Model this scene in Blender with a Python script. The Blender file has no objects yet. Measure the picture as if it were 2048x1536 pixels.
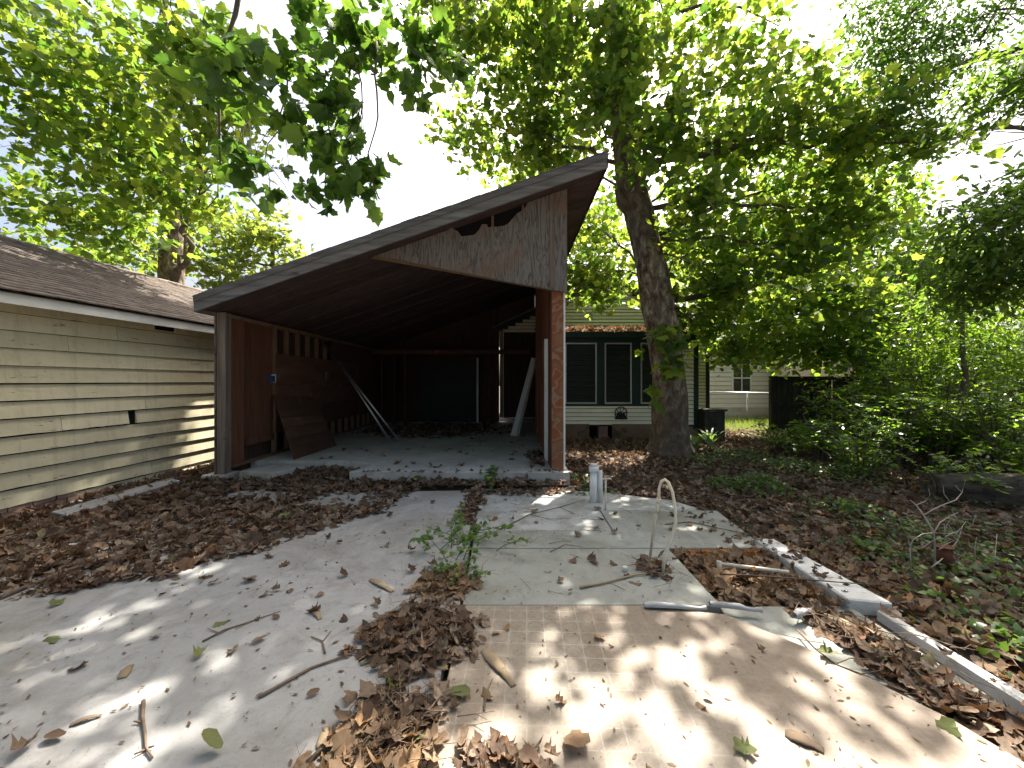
import bpy, bmesh, math, random
import numpy as np
from mathutils import Vector, Matrix, Euler
R = np.random.RandomState(11); random.seed(5)
S = bpy.context.scene
COL = S.collection
rad = math.radians
# ------------------------------------------------------------------ camera, sky, sun, exposure
F, CX, HY, CH = 769.0, 1024.0, 762.0, 1.55          # focal length / centre / horizon measured in the photo, eye height
cam = bpy.data.objects.new('camera', bpy.data.cameras.new('camera')); COL.objects.link(cam)
cam.location = (0, 0, CH); cam.rotation_euler = (rad(90), 0, 0)
cam.data.sensor_width = 36; cam.data.lens = 36 * F / 2048; cam.data.shift_y = -6 / 2048
cam.data.clip_end = 500; cam.data.clip_start = .05
S.camera = cam
SUN_AZ, SUN_EL = rad(26), rad(56)
sdir = Vector((math.sin(SUN_AZ) * math.cos(SUN_EL), math.cos(SUN_AZ) * math.cos(SUN_EL), math.sin(SUN_EL)))
w = bpy.data.worlds.new('World'); S.world = w; w.use_nodes = True
wn = w.node_tree; bg = wn.nodes['Background']
sky = wn.nodes.new('ShaderNodeTexSky'); sky.sky_type = 'NISHITA'; sky.sun_disc = False
sky.sun_elevation = SUN_EL; sky.sun_rotation = SUN_AZ; sky.dust_density = 8.0; sky.air_density = 1.0; sky.ozone_density = 1.0
wn.links.new(sky.outputs[0], bg.inputs[0]); bg.inputs[1].default_value = 0.085
sl = bpy.data.lights.new('sun', 'SUN'); sl.energy = 5.0; sl.angle = rad(.53); sl.color = (1, .94, .84)
so = bpy.data.objects.new('sun', sl); COL.objects.link(so); so.rotation_euler = sdir.to_track_quat('Z', 'Y').to_euler(); so.location = (0, 0, 30)
S.view_settings.view_transform = 'Standard'; S.view_settings.look = 'None'; S.view_settings.gamma = 1
S.view_settings.exposure = 1.9
S.render.engine = 'CYCLES'
S.cycles.use_denoising = True
S.cycles.max_bounces = 6; S.cycles.diffuse_bounces = 3; S.cycles.transmission_bounces = 4; S.cycles.transparent_max_bounces = 6
S.cycles.sample_clamp_indirect = 6.0

# ------------------------------------------------------------------ measuring helpers
def P(px, py, y):                      # point at distance y seen at photo pixel px,py
    return Vector(((px - CX) / F * y, y, CH - (py - HY) / F * y))
def G(px, py, z=0.0):                  # point of a level surface at height z
    y = F * (CH - z) / (py - HY); return ((px - CX) / F * y, y)
def proj(p):
    y = np.maximum(p[:, 1], .05); return CX + p[:, 0] / y * F, HY - (p[:, 2] - CH) / y * F

# ------------------------------------------------------------------ materials
def _n(t, k, **kw):
    n = t.nodes.new(k)
    for a, b in kw.items(): setattr(n, a, b)
    return n
def _ramp(t, src, stops):
    r = _n(t, 'ShaderNodeValToRGB'); e = r.color_ramp.elements
    while len(e) < len(stops): e.new(.5)
    for i, (p, c) in enumerate(stops):
        e[i].position = p; e[i].color = (c, c, c, 1) if isinstance(c, (int, float)) else (*c, 1)
    t.links.new(src, r.inputs[0]); return r.outputs[0]
def _mix(t, f, a, b, mode='MIX'):
    m = _n(t, 'ShaderNodeMix', data_type='RGBA', blend_type=mode)
    for s, v in ((m.inputs[0], f), (m.inputs[6], a), (m.inputs[7], b)):
        if hasattr(v, 'is_linked'): t.links.new(v, s)
        elif isinstance(v, (int, float)): s.default_value = v
        else: s.default_value = (*v, 1)
    return m.outputs[2]
def _noise(t, vec, scale, detail=6, rough=.6, dist=0):
    n = _n(t, 'ShaderNodeTexNoise'); n.inputs['Scale'].default_value = scale; n.inputs['Detail'].default_value = detail
    n.inputs['Roughness'].default_value = rough; n.inputs['Distortion'].default_value = dist
    t.links.new(vec, n.inputs['Vector']); return n.outputs['Fac']
def _coords(t, stretch=(1, 1, 1), world=False):
    tc = _n(t, 'ShaderNodeTexCoord'); mp = _n(t, 'ShaderNodeMapping'); mp.inputs['Scale'].default_value = stretch
    if world:
        g = _n(t, 'ShaderNodeNewGeometry'); t.links.new(g.outputs['Position'], mp.inputs['Vector']); return mp.outputs[0]
    oi = _n(t, 'ShaderNodeObjectInfo'); ml = _n(t, 'ShaderNodeMath', operation='MULTIPLY'); ml.inputs[1].default_value = 37.0
    t.links.new(oi.outputs['Random'], ml.inputs[0])
    ad = _n(t, 'ShaderNodeVectorMath', operation='ADD'); t.links.new(tc.outputs['Object'], ad.inputs[0]); t.links.new(ml.outputs[0], ad.inputs[1])
    t.links.new(ad.outputs[0], mp.inputs['Vector']); return mp.outputs[0]
def _new(name):
    m = bpy.data.materials.new(name); m.use_nodes = True; t = m.node_tree; return m, t, t.nodes['Principled BSDF']
def _bump(t, b, h, strength, dist=.02):
    bp = _n(t, 'ShaderNodeBump'); bp.inputs['Strength'].default_value = strength; bp.inputs['Distance'].default_value = dist
    t.links.new(h, bp.inputs['Height']); t.links.new(bp.outputs[0], b.inputs['Normal'])
def mat(name, c1, c2, scale=3, rough=.85, bump=.3, stretch=(1, 1, 1), c3=None, s3=1.5, thr=(.56, .62), spec=.25, world=False, st3=None, metal=0, rnd=.25):
    m, t, b = _new(name); v = _coords(t, stretch, world)
    n = _noise(t, v, scale, 8, .62); c = _ramp(t, n, [(.32, c1), (.68, c2)])
    if c3:
        v3 = _coords(t, st3 or (1, 1, 1), world); k = _ramp(t, _noise(t, v3, s3, 7, .68, .3), [(thr[0], 0.0), (thr[1], 1.0)]); c = _mix(t, k, c, c3)
    if rnd and not world:
        oi = _n(t, 'ShaderNodeObjectInfo'); mr = _n(t, 'ShaderNodeMapRange'); mr.inputs[3].default_value = 1 - rnd; mr.inputs[4].default_value = 1 + rnd * .4
        t.links.new(oi.outputs['Random'], mr.inputs[0]); c = _mix(t, 1.0, c, mr.outputs[0], 'MULTIPLY')
    t.links.new(c, b.inputs['Base Color']); b.inputs['Roughness'].default_value = rough
    b.inputs['Specular IOR Level'].default_value = spec; b.inputs['Metallic'].default_value = metal
    if bump: _bump(t, b, _noise(t, v, scale * 4, 6, .7), bump)
    return m
def leaf_mat(name, d1, d2, t1, t2, trans=.5, rough=.45, spec=.3, blot=None, stops=None):
    m, t, b = _new(name); g = _n(t, 'ShaderNodeNewGeometry'); oi = _n(t, 'ShaderNodeObjectInfo')
    ad = _n(t, 'ShaderNodeMath', operation='ADD'); t.links.new(g.outputs['Random Per Island'], ad.inputs[0]); t.links.new(oi.outputs['Random'], ad.inputs[1])
    fr = _n(t, 'ShaderNodeMath', operation='FRACT'); t.links.new(ad.outputs[0], fr.inputs[0]); r = fr.outputs[0]
    c = _ramp(t, r, stops) if stops else _ramp(t, r, [(0, d1), (.75, d2), (1, tuple((a + b_) * .6 for a, b_ in zip(d2, t2)))])
    if blot:
        k = _ramp(t, _noise(t, _coords(t, (1, 1, 1)), 34, 4, .6), [(.45, 0.0), (.66, 1.0)]); c = _mix(t, k, c, blot)
    t.links.new(c, b.inputs['Base Color']); b.inputs['Roughness'].default_value = rough; b.inputs['Specular IOR Level'].default_value = spec
    if trans:
        tl = _n(t, 'ShaderNodeBsdfTranslucent'); t.links.new(_ramp(t, r, [(0, t1), (1, t2)]), tl.inputs[0])
        mx = _n(t, 'ShaderNodeMixShader'); mx.inputs[0].default_value = trans
        t.links.new(b.outputs[0], mx.inputs[1]); t.links.new(tl.outputs[0], mx.inputs[2]); t.links.new(mx.outputs[0], t.nodes['Material Output'].inputs[0])
    return m
MT = {}
MT['soil'] = mat('soil', (.035, .024, .017), (.085, .06, .042), 3, .95, .8, world=True, c3=(.06, .075, .03), s3=.5)
MT['concrete'] = mat('concrete', (.37, .365, .355), (.5, .5, .49), 1.2, .9, .25, world=True, c3=(.27, .245, .2), s3=.9, thr=(.57, .78), rnd=0)
MT['concrete_green'] = mat('concrete_green', (.34, .35, .32), (.47, .48, .45), 1.6, .88, .2, world=True, c3=(.24, .235, .19), s3=1.6, thr=(.55, .75), rnd=0)
MT['paint_slab'] = mat('paint_slab', (.36, .365, .35), (.47, .475, .46), 2.2, .8, .25, world=True, c3=(.27, .27, .24), s3=3, thr=(.42, .6), rnd=0)
MT['concrete_old'] = mat('concrete_old', (.3, .28, .25), (.46, .44, .41), 1.1, .92, .5, world=True, c3=(.17, .15, .12), s3=1.3, thr=(.55, .72), rnd=0)
MT['kerb'] = mat('kerb', (.55, .54, .51), (.72, .71, .68), 4, .88, .5, c3=(.3, .26, .2), s3=5, thr=(.56, .7))
MT['cream'] = mat('cream_paint', (.5, .475, .355), (.62, .595, .46), 2.5, .75, .12, (1, .25, 1), c3=(.3, .26, .19), s3=5, thr=(.6, .74), rnd=.14, st3=(1, .5, 2))
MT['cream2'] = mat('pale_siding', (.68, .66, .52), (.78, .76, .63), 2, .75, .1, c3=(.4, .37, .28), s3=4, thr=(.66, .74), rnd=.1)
MT['white_siding'] = mat('white_siding', (.7, .66, .6), (.78, .74, .69), 2, .75, .1, rnd=.06)
MT['beige_siding'] = mat('beige_siding', (.5, .43, .32), (.58, .5, .39), 2, .8, .1, rnd=.06)
MT['frame_paint'] = mat('frame_paint', (.3, .31, .3), (.42, .42, .41), 3, .7, .1)
MT['shade_toned_wall'] = mat('shade_toned_wall', (.22, .2, .17), (.33, .3, .26), 2, .8, .1, c3=(.14, .12, .1), s3=1.5, thr=(.5, .7))  # cream house paint darkened, the carport's deep shade put into the colour
MT['white'] = mat('white_paint', (.66, .66, .63), (.78, .78, .75), 3, .6, .1, c3=(.35, .32, .27), s3=9, thr=(.66, .72))
MT['pvc'] = mat('pvc', (.7, .7, .68), (.8, .8, .78), 4, .45, .05, c3=(.42, .38, .32), s3=8, thr=(.6, .72), spec=.4)
MT['tube'] = mat('yellowed_tube', (.62, .57, .44), (.72, .68, .56), 5, .5, .05, spec=.4, c3=(.36, .29, .2), s3=12, thr=(.58, .68))
MT['dark_green'] = mat('dark_green_paint', (.006, .02, .017), (.011, .03, .025), 3, .55, .1)
MT['louvre'] = mat('louvre', (.012, .02, .018), (.02, .03, .026), 3, .6, .05)
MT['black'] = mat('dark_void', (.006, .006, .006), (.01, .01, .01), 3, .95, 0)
MT['rust_metal'] = mat('rusted', (.09, .035, .02), (.15, .06, .03), 5, .9, .6, c3=(.06, .03, .02), s3=6)
MT['galv'] = mat('galvanised', (.5, .51, .53), (.62, .63, .65), 6, .35, .05, metal=.9, spec=.5)
MT['ply_red'] = mat('plank_red', (.14, .058, .033), (.235, .105, .06), 2.5, .85, .35, (9, 9, .7), c3=(.05, .024, .015), s3=6.5, thr=(.66, .71), st3=(1, 1, .6))
MT['ply_dark'] = mat('plywood_dark', (.1, .052, .033), (.165, .085, .055), 2, .88, .25, (3, .5, 3), c3=(.2, .125, .09), s3=2.2, thr=(.58, .72))
MT['stud'] = mat('stud', (.17, .105, .062), (.27, .175, .11), 3, .85, .25, (8, 8, .8))
MT['wood_grey'] = mat('weathered_wood', (.11, .107, .105), (.26, .25, .245), 2.4, .9, .6, (.5, 9, 9), c3=(.06, .05, .045), s3=3, thr=(.6, .7), st3=(.4, 4, 4))
MT['wood_greyv'] = mat('weathered_post', (.13, .1, .08), (.28, .23, .19), 2.4, .9, .6, (9, 9, .5), c3=(.05, .035, .03), s3=4, thr=(.6, .68))
MT['board_grey'] = mat('grey_board', (.2, .2, .2), (.36, .36, .36), 2.4, .9, .4, (7, .6, 7))
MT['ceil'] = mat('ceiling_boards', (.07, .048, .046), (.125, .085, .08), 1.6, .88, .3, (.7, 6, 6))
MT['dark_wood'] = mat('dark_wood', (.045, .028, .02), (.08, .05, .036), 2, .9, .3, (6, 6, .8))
MT['fence'] = mat('fence_wood', (.035, .033, .026), (.075, .07, .055), 2.6, .92, .5, (8, 8, .8), c3=(.03, .04, .02), s3=2)
MT['shingle'] = mat('shingle', (.105, .085, .072), (.2, .165, .14), 6, .95, .7, c3=(.07, .055, .047), s3=1.2, thr=(.5, .7), rnd=.2)
MT['shingle_grey'] = mat('shingle_grey', (.16, .16, .16), (.28, .28, .28), 6, .95, .6)
MT['brick'] = mat('brick', (.2, .13, .1), (.32, .22, .18), 6, .9, .6)
MT['skirt'] = mat('skirt_board', (.13, .09, .06), (.2, .145, .1), 1.5, .9, .3, c3=(.08, .06, .04), s3=2)
MT['twig'] = mat('twig', (.13, .09, .065), (.24, .18, .13), 12, .9, .4)
MT['dead'] = mat('dead_branch', (.38, .33, .27), (.55, .5, .43), 10, .85, .4)
MT['bark_strip'] = mat('bark_strip', (.25, .185, .11), (.4, .31, .2), 7, .8, .3, (1, 1, 1), c3=(.13, .085, .05), s3=14, thr=(.56, .66))
MT['vinyl_roll'] = mat('vinyl_back', (.33, .33, .33), (.45, .45, .45), 3, .6, .15, c3=(.3, .27, .23), s3=6, thr=(.62, .72))
MT['rotten'] = mat('rotten_wood', (.28, .1, .025), (.46, .2, .06), 7, .95, 1.0, (2, 6, 6), c3=(.06, .035, .02), s3=5)
MT['log'] = mat('log_bark', (.06, .05, .038), (.17, .145, .11), 3, .95, 1.0, (.7, 6, 6), c3=(.03, .028, .022), s3=2)
MT['branch'] = mat('branch_bark', (.07, .06, .045), (.17, .145, .115), 5, .9, .5)
MT['blue_plastic'] = mat('blue_plastic', (.02, .08, .22), (.03, .1, .26), 4, .4, 0, spec=.5)
MT['glass'] = mat('window_glass', (.02, .025, .03), (.03, .035, .04), 1, .06, 0, spec=.8)
def concrete_mat(key, c1, c2, stain, crack=.5):
    m, t, b = _new(key); v = _coords(t, (1, 1, 1), True)
    c = _ramp(t, _noise(t, v, 1.1, 9, .66), [(.3, c1), (.7, c2)])
    c = _mix(t, _ramp(t, _noise(t, v, .75, 7, .7, .5), [(.48, 0.0), (.7, .85)]), c, stain)
    c = _mix(t, _ramp(t, _noise(t, v, 5.5, 8, .75, .8), [(.52, 0.0), (.7, .6)]), c, tuple(x * .62 for x in c1))
    c = _mix(t, _ramp(t, _noise(t, v, 70, 3, .6), [(.62, 0.0), (.72, .5)]), c, tuple(x * .5 for x in c1))
    c = _mix(t, _ramp(t, _noise(t, _coords(t, (1, .18, 1), True), 9, 5, .6), [(.55, 0.0), (.8, .4)]), c, tuple(min(1, x * 1.18) for x in c2))
    vo = _n(t, 'ShaderNodeTexVoronoi', feature='DISTANCE_TO_EDGE'); vo.inputs['Scale'].default_value = .42
    nz = _n(t, 'ShaderNodeTexNoise'); nz.inputs['Scale'].default_value = 2.5; nz.inputs['Detail'].default_value = 6; t.links.new(v, nz.inputs['Vector'])
    mv = _n(t, 'ShaderNodeVectorMath', operation='MULTIPLY_ADD'); mv.inputs[1].default_value = (.5, .5, .5); t.links.new(nz.outputs['Color'], mv.inputs[0]); t.links.new(v, mv.inputs[2]); t.links.new(mv.outputs[0], vo.inputs['Vector'])
    c = _mix(t, _ramp(t, vo.outputs['Distance'], [(.0, crack * .6), (.0035, 0.0)]), c, tuple(x * .35 for x in c1))
    t.links.new(c, b.inputs['Base Color']); b.inputs['Roughness'].default_value = .9; b.inputs['Specular IOR Level'].default_value = .25
    _bump(t, b, _noise(t, v, 26, 8, .75), .25, .01); MT[key] = m
def paint_mat(key, c1, c2, dirt, bare):
    m, t, b = _new(key); v = _coords(t, (1, 1, 1), True)
    c = _ramp(t, _noise(t, v, 1.3, 7, .65), [(.3, c1), (.7, c2)])
    c = _mix(t, _ramp(t, _noise(t, _coords(t, (6, 6, .5), True), 1.6, 7, .7), [(.5, 0.0), (.75, .7)]), c, dirt)
    c = _mix(t, _ramp(t, _noise(t, v, 9, 8, .75), [(.55, 0.0), (.72, .5)]), c, dirt)
    c = _mix(t, _ramp(t, _noise(t, _coords(t, (1, .8, 5), True), 3.4, 8, .75), [(.625, 0.0), (.645, 1.0)]), c, bare)
    vo = _n(t, 'ShaderNodeTexVoronoi'); vo.inputs['Scale'].default_value = 2.6; t.links.new(v, vo.inputs['Vector'])
    c = _mix(t, _ramp(t, vo.outputs['Distance'], [(.02, .8), (.03, 0.0)]), c, (.09, .07, .05))
    oi = _n(t, 'ShaderNodeObjectInfo'); mr = _n(t, 'ShaderNodeMapRange'); mr.inputs[3].default_value = .84; mr.inputs[4].default_value = 1.04
    t.links.new(oi.outputs['Random'], mr.inputs[0]); c = _mix(t, 1.0, c, mr.outputs[0], 'MULTIPLY')
    t.links.new(c, b.inputs['Base Color']); b.inputs['Roughness'].default_value = .75; b.inputs['Specular IOR Level'].default_value = .25
    _bump(t, b, _noise(t, _coords(t, (1, .6, 3), True), 14, 7, .75), .35, .01); MT[key] = m
def special_mats():
    paint_mat('cream', (.58, .53, .36), (.68, .63, .45), (.4, .36, .235), (.22, .18, .13))
    concrete_mat('concrete', (.27, .265, .255), (.41, .405, .395), (.2, .175, .14))
    concrete_mat('concrete_green', (.25, .255, .225), (.36, .365, .33), (.17, .165, .125))
    concrete_mat('concrete_old', (.4, .375, .345), (.55, .53, .49), (.27, .235, .19))
    # sycamore bark: flaking plates of grey brown over cream
    m, t, b = _new('sycamore_bark'); v = _coords(t, (1, 1, .55), True)
    n1 = _noise(t, v, 8, 9, .64, .5); c = _ramp(t, n1, [(.4, (.06, .044, .032)), (.44, (.13, .098, .07)), (.505, (.15, .115, .082)), (.52, (.22, .185, .135)), (.59, (.25, .215, .16)), (.61, (.4, .365, .29))])
    g = _noise(t, _coords(t, (1, 1, .3), True), 1.4, 4, .5); c = _mix(t, _ramp(t, g, [(.38, .7), (.55, 0.0)]), c, (.095, .07, .05))
    t.links.new(c, b.inputs['Base Color']); b.inputs['Roughness'].default_value = .9; b.inputs['Specular IOR Level'].default_value = .2
    _bump(t, b, n1, .8, .05); MT['bark'] = m
    # gable plywood: vertical wild grain, grey weathering, bare red wood round the broken edge
    m, t, b = _new('weathered_plywood'); v = _coords(t, (4.5, 1, .55), True)
    n = _noise(t, v, 2.2, 5, .55, 1.4); wv = _n(t, 'ShaderNodeMath', operation='MULTIPLY'); wv.inputs[1].default_value = 6; t.links.new(n, wv.inputs[0])
    fr = _n(t, 'ShaderNodeMath', operation='PINGPONG'); fr.inputs[1].default_value = .5; t.links.new(wv.outputs[0], fr.inputs[0])
    c = _ramp(t, fr.outputs[0], [(.0, (.07, .057, .05)), (.16, (.145, .13, .12)), (.5, (.205, .19, .178))])
    k = _ramp(t, _noise(t, _coords(t, (1, 1, 1), True), 1.3, 5, .6, .4), [(.5, 0.0), (.68, .9)]); c = _mix(t, k, c, (.19, .11, .075))
    k2 = _ramp(t, _noise(t, _coords(t, (1, 1, 1), True), 5, 3, .5), [(.72, 0.0), (.74, 1.0)]); c = _mix(t, k2, c, (.06, .045, .04))
    t.links.new(c, b.inputs['Base Color']); b.inputs['Roughness'].default_value = .9; _bump(t, b, fr.outputs[0], .25); MT['gable'] = m
    # end panel of the right wall: red brown board with swirls of old glue
    m, t, b = _new('glue_marked_board'); v = _coords(t, (1, 1, 1), True)
    vo = _n(t, 'ShaderNodeTexVoronoi', feature='SMOOTH_F1'); vo.inputs['Scale'].default_value = 5.2; vo.inputs['Randomness'].default_value = .8
    nz = _n(t, 'ShaderNodeTexNoise'); nz.inputs['Scale'].default_value = 4; t.links.new(v, nz.inputs['Vector'])
    mv = _n(t, 'ShaderNodeVectorMath', operation='MULTIPLY_ADD'); mv.inputs[1].default_value = (.22, .22, .22); t.links.new(nz.outputs['Color'], mv.inputs[0]); t.links.new(v, mv.inputs[2])
    t.links.new(mv.outputs[0], vo.inputs['Vector'])
    c = _ramp(t, vo.outputs['Distance'], [(.0, (.2, .06, .022)), (.34, (.24, .07, .022)), (.42, (.27, .165, .105)), (.47, (.2, .065, .025)), (.6, (.24, .11, .055)), (.75, (.22, .145, .1))])
    c = _mix(t, _ramp(t, _noise(t, v, 1.2, 4), [(.5, 0.0), (.66, .5)]), c, (.22, .14, .095))
    t.links.new(c, b.inputs['Base Color']); b.inputs['Roughness'].default_value = .85; _bump(t, b, vo.outputs['Distance'], .3); MT['glue'] = m
    # printed vinyl sheet: small tile pattern, worn towards noise patches
    m, t, b = _new('printed_vinyl'); g = _n(t, 'ShaderNodeNewGeometry'); sp = _n(t, 'ShaderNodeSeparateXYZ')
    mp = _n(t, 'ShaderNodeMapping'); mp.inputs['Rotation'].default_value = (0, 0, rad(2.2)); mp.inputs['Scale'].default_value = (1 / .108,) * 3
    t.links.new(g.outputs['Position'], mp.inputs[0]); t.links.new(mp.outputs[0], sp.inputs[0])
    def cell(o):
        f = _n(t, 'ShaderNodeMath', operation='FRACT'); t.links.new(o, f.inputs[0])
        s = _n(t, 'ShaderNodeMath', operation='SUBTRACT'); t.links.new(f.outputs[0], s.inputs[0]); s.inputs[1].default_value = .5
        a = _n(t, 'ShaderNodeMath', operation='ABSOLUTE'); t.links.new(s.outputs[0], a.inputs[0]); return a.outputs[0]
    ax, ay = cell(sp.outputs[0]), cell(sp.outputs[1])
    mx = _n(t, 'ShaderNodeMath', operation='MAXIMUM'); t.links.new(ax, mx.inputs[0]); t.links.new(ay, mx.inputs[1])
    su = _n(t, 'ShaderNodeMath', operation='ADD'); t.links.new(ax, su.inputs[0]); t.links.new(ay, su.inputs[1])
    line = _ramp(t, mx.outputs[0], [(.464, 0.0), (.488, 1.0)])
    dia = _ramp(t, su.outputs[0], [(.30, 0.0), (.33, .5), (.36, 0.0), (.66, 0.0), (.70, .55), (.75, 0.0), (.86, .7)])
    fine = _ramp(t, _noise(t, mp.outputs[0], 9, 3, .6), [(.4, .35), (.62, 1.0)])
    pat = _mix(t, 1.0, _mix(t, 1.0, line, dia, 'LIGHTEN'), fine, 'MULTIPLY')
    wv = _coords(t, (1, 1, 1), True); wear = _ramp(t, _noise(t, wv, .9, 6, .6), [(.4, .75), (.6, .14)])
    base = _ramp(t, _noise(t, wv, 3.4, 10, .78), [(.3, (.19, .145, .105)), (.7, (.3, .24, .18))])
    base = _mix(t, _ramp(t, _noise(t, wv, .7, 4), [(.45, 0.0), (.65, .7)]), base, (.31, .285, .235))
    base = _mix(t, _ramp(t, _noise(t, wv, 28, 6, .7), [(.45, 0.0), (.7, .5)]), base, (.15, .115, .085)); base = _mix(t, _ramp(t, _noise(t, wv, 1.7, 7, .75, 1.0), [(.55, 0.0), (.7, .6)]), base, (.19, .15, .115))
    spx = _n(t, 'ShaderNodeSeparateXYZ'); t.links.new(g.outputs['Position'], spx.inputs[0])
    fade = _ramp(t, spx.outputs[0], [(.35, 1.0), (1.0, .15)])
    k = _mix(t, 1.0, _mix(t, 1.0, pat, wear, 'MULTIPLY'), fade, 'MULTIPLY'); c = _mix(t, k, base, (.56, .52, .43))
    t.links.new(c, b.inputs['Base Color']); b.inputs['Roughness'].default_value = .6; _bump(t, b, _noise(t, wv, 40, 4), .08); MT['vinyl'] = m
special_mats()
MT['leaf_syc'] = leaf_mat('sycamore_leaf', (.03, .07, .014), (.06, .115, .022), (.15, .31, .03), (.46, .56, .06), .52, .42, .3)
MT['leaf_near'] = leaf_mat('near_sycamore_leaf', (.03, .07, .02), (.055, .11, .03), (.12, .27, .03), (.26, .42, .04), .42, .4, .35)
MT['leaf_ash'] = leaf_mat('ash_leaf', (.035, .075, .022), (.06, .11, .032), (.15, .3, .03), (.32, .48, .06), .48, .4, .35)
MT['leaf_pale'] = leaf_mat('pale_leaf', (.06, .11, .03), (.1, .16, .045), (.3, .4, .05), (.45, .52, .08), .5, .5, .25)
MT['leaf_dark'] = leaf_mat('pecan_leaf', (.022, .055, .016), (.04, .085, .022), (.1, .24, .02), (.2, .38, .03), .42, .4, .35)
MT['leaf_shrub'] = leaf_mat('shrub_leaf', (.026, .062, .014), (.05, .1, .022), (.17, .36, .02), (.42, .58, .04), .5, .33, .45)
MT['leaf_ground'] = leaf_mat('ground_cover_leaf', (.035, .07, .02), (.065, .115, .03), (.14, .27, .03), (.25, .4, .05), .35, .4, .4)
MT['leaf_weed'] = leaf_mat('weed_leaf', (.06, .12, .03), (.09, .16, .04), (.2, .34, .04), (.3, .44, .06), .4, .5, .3)
MT['litter'] = leaf_mat('dry_leaf', (.085, .05, .032), (.21, .125, .075), (.2, .09, .03), (.32, .16, .06), .16, .8, .15, blot=(.12, .075, .05),
    stops=[(0, (.06, .042, .032)), (.3, (.115, .08, .057)), (.5, (.165, .115, .08)), (.68, (.23, .175, .125)), (.85, (.31, .25, .185)), (.95, (.25, .125, .065)), (1, (.2, .2, .11))])
MT['litter_tan'] = leaf_mat('dry_tan_leaf', (.17, .115, .07), (.29, .205, .13), (.27, .15, .06), (.4, .22, .08), .2, .75, .2, blot=(.16, .1, .06))
MT['litter_green'] = leaf_mat('fallen_green_leaf', (.14, .17, .06), (.22, .24, .1), (.2, .24, .05), (.3, .3, .08), .25, .7, .2, blot=(.12, .12, .05))
MT['grass'] = leaf_mat('grass_blade', (.08, .13, .03), (.12, .18, .04), (.25, .38, .04), (.35, .45, .06), .4, .5, .3)

# ------------------------------------------------------------------ mesh and object helpers
def wloc(o):
    v = Vector((0, 0, 0))
    while o is not None: v = v + o.location; o = o.parent
    return v
def tag(o, label=None, cat=None, group=None, kind=None):
    if label: o['label'] = label
    if cat: o['category'] = cat
    if group: o['group'] = group
    if kind: o['kind'] = kind
    return o
def empty(name, loc, label, cat, group=None):
    o = bpy.data.objects.new(name, None); COL.objects.link(o); o.location = loc; o.empty_display_size = .1
    return tag(o, label, cat, group)
def link(name, me, parent=None, loc=(0, 0, 0), rot=None, scale=None):
    o = bpy.data.objects.new(name, me); COL.objects.link(o)
    if parent is not None: o.parent = parent
    o.location = loc
    if rot is not None: o.rotation_euler = rot
    if scale is not None: o.scale = (scale,) * 3 if isinstance(scale, (int, float)) else scale
    return o
def npmesh(name, V, T, m, smooth=False):
    V = np.ascontiguousarray(V, np.float32); T = np.ascontiguousarray(T, np.int32); k = T.shape[1]
    me = bpy.data.meshes.new(name); me.vertices.add(len(V)); me.vertices.foreach_set('co', V.ravel())
    me.loops.add(T.size); me.loops.foreach_set('vertex_index', T.ravel()); me.polygons.add(len(T))
    me.polygons.foreach_set('loop_start', np.arange(0, T.size, k, dtype=np.int32)); me.polygons.foreach_set('loop_total', np.full(len(T), k, np.int32))
    if smooth: me.polygons.foreach_set('use_smooth', np.ones(len(T), bool))
    me.update(calc_edges=True); me.materials.append(MT[m]); return me
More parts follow.
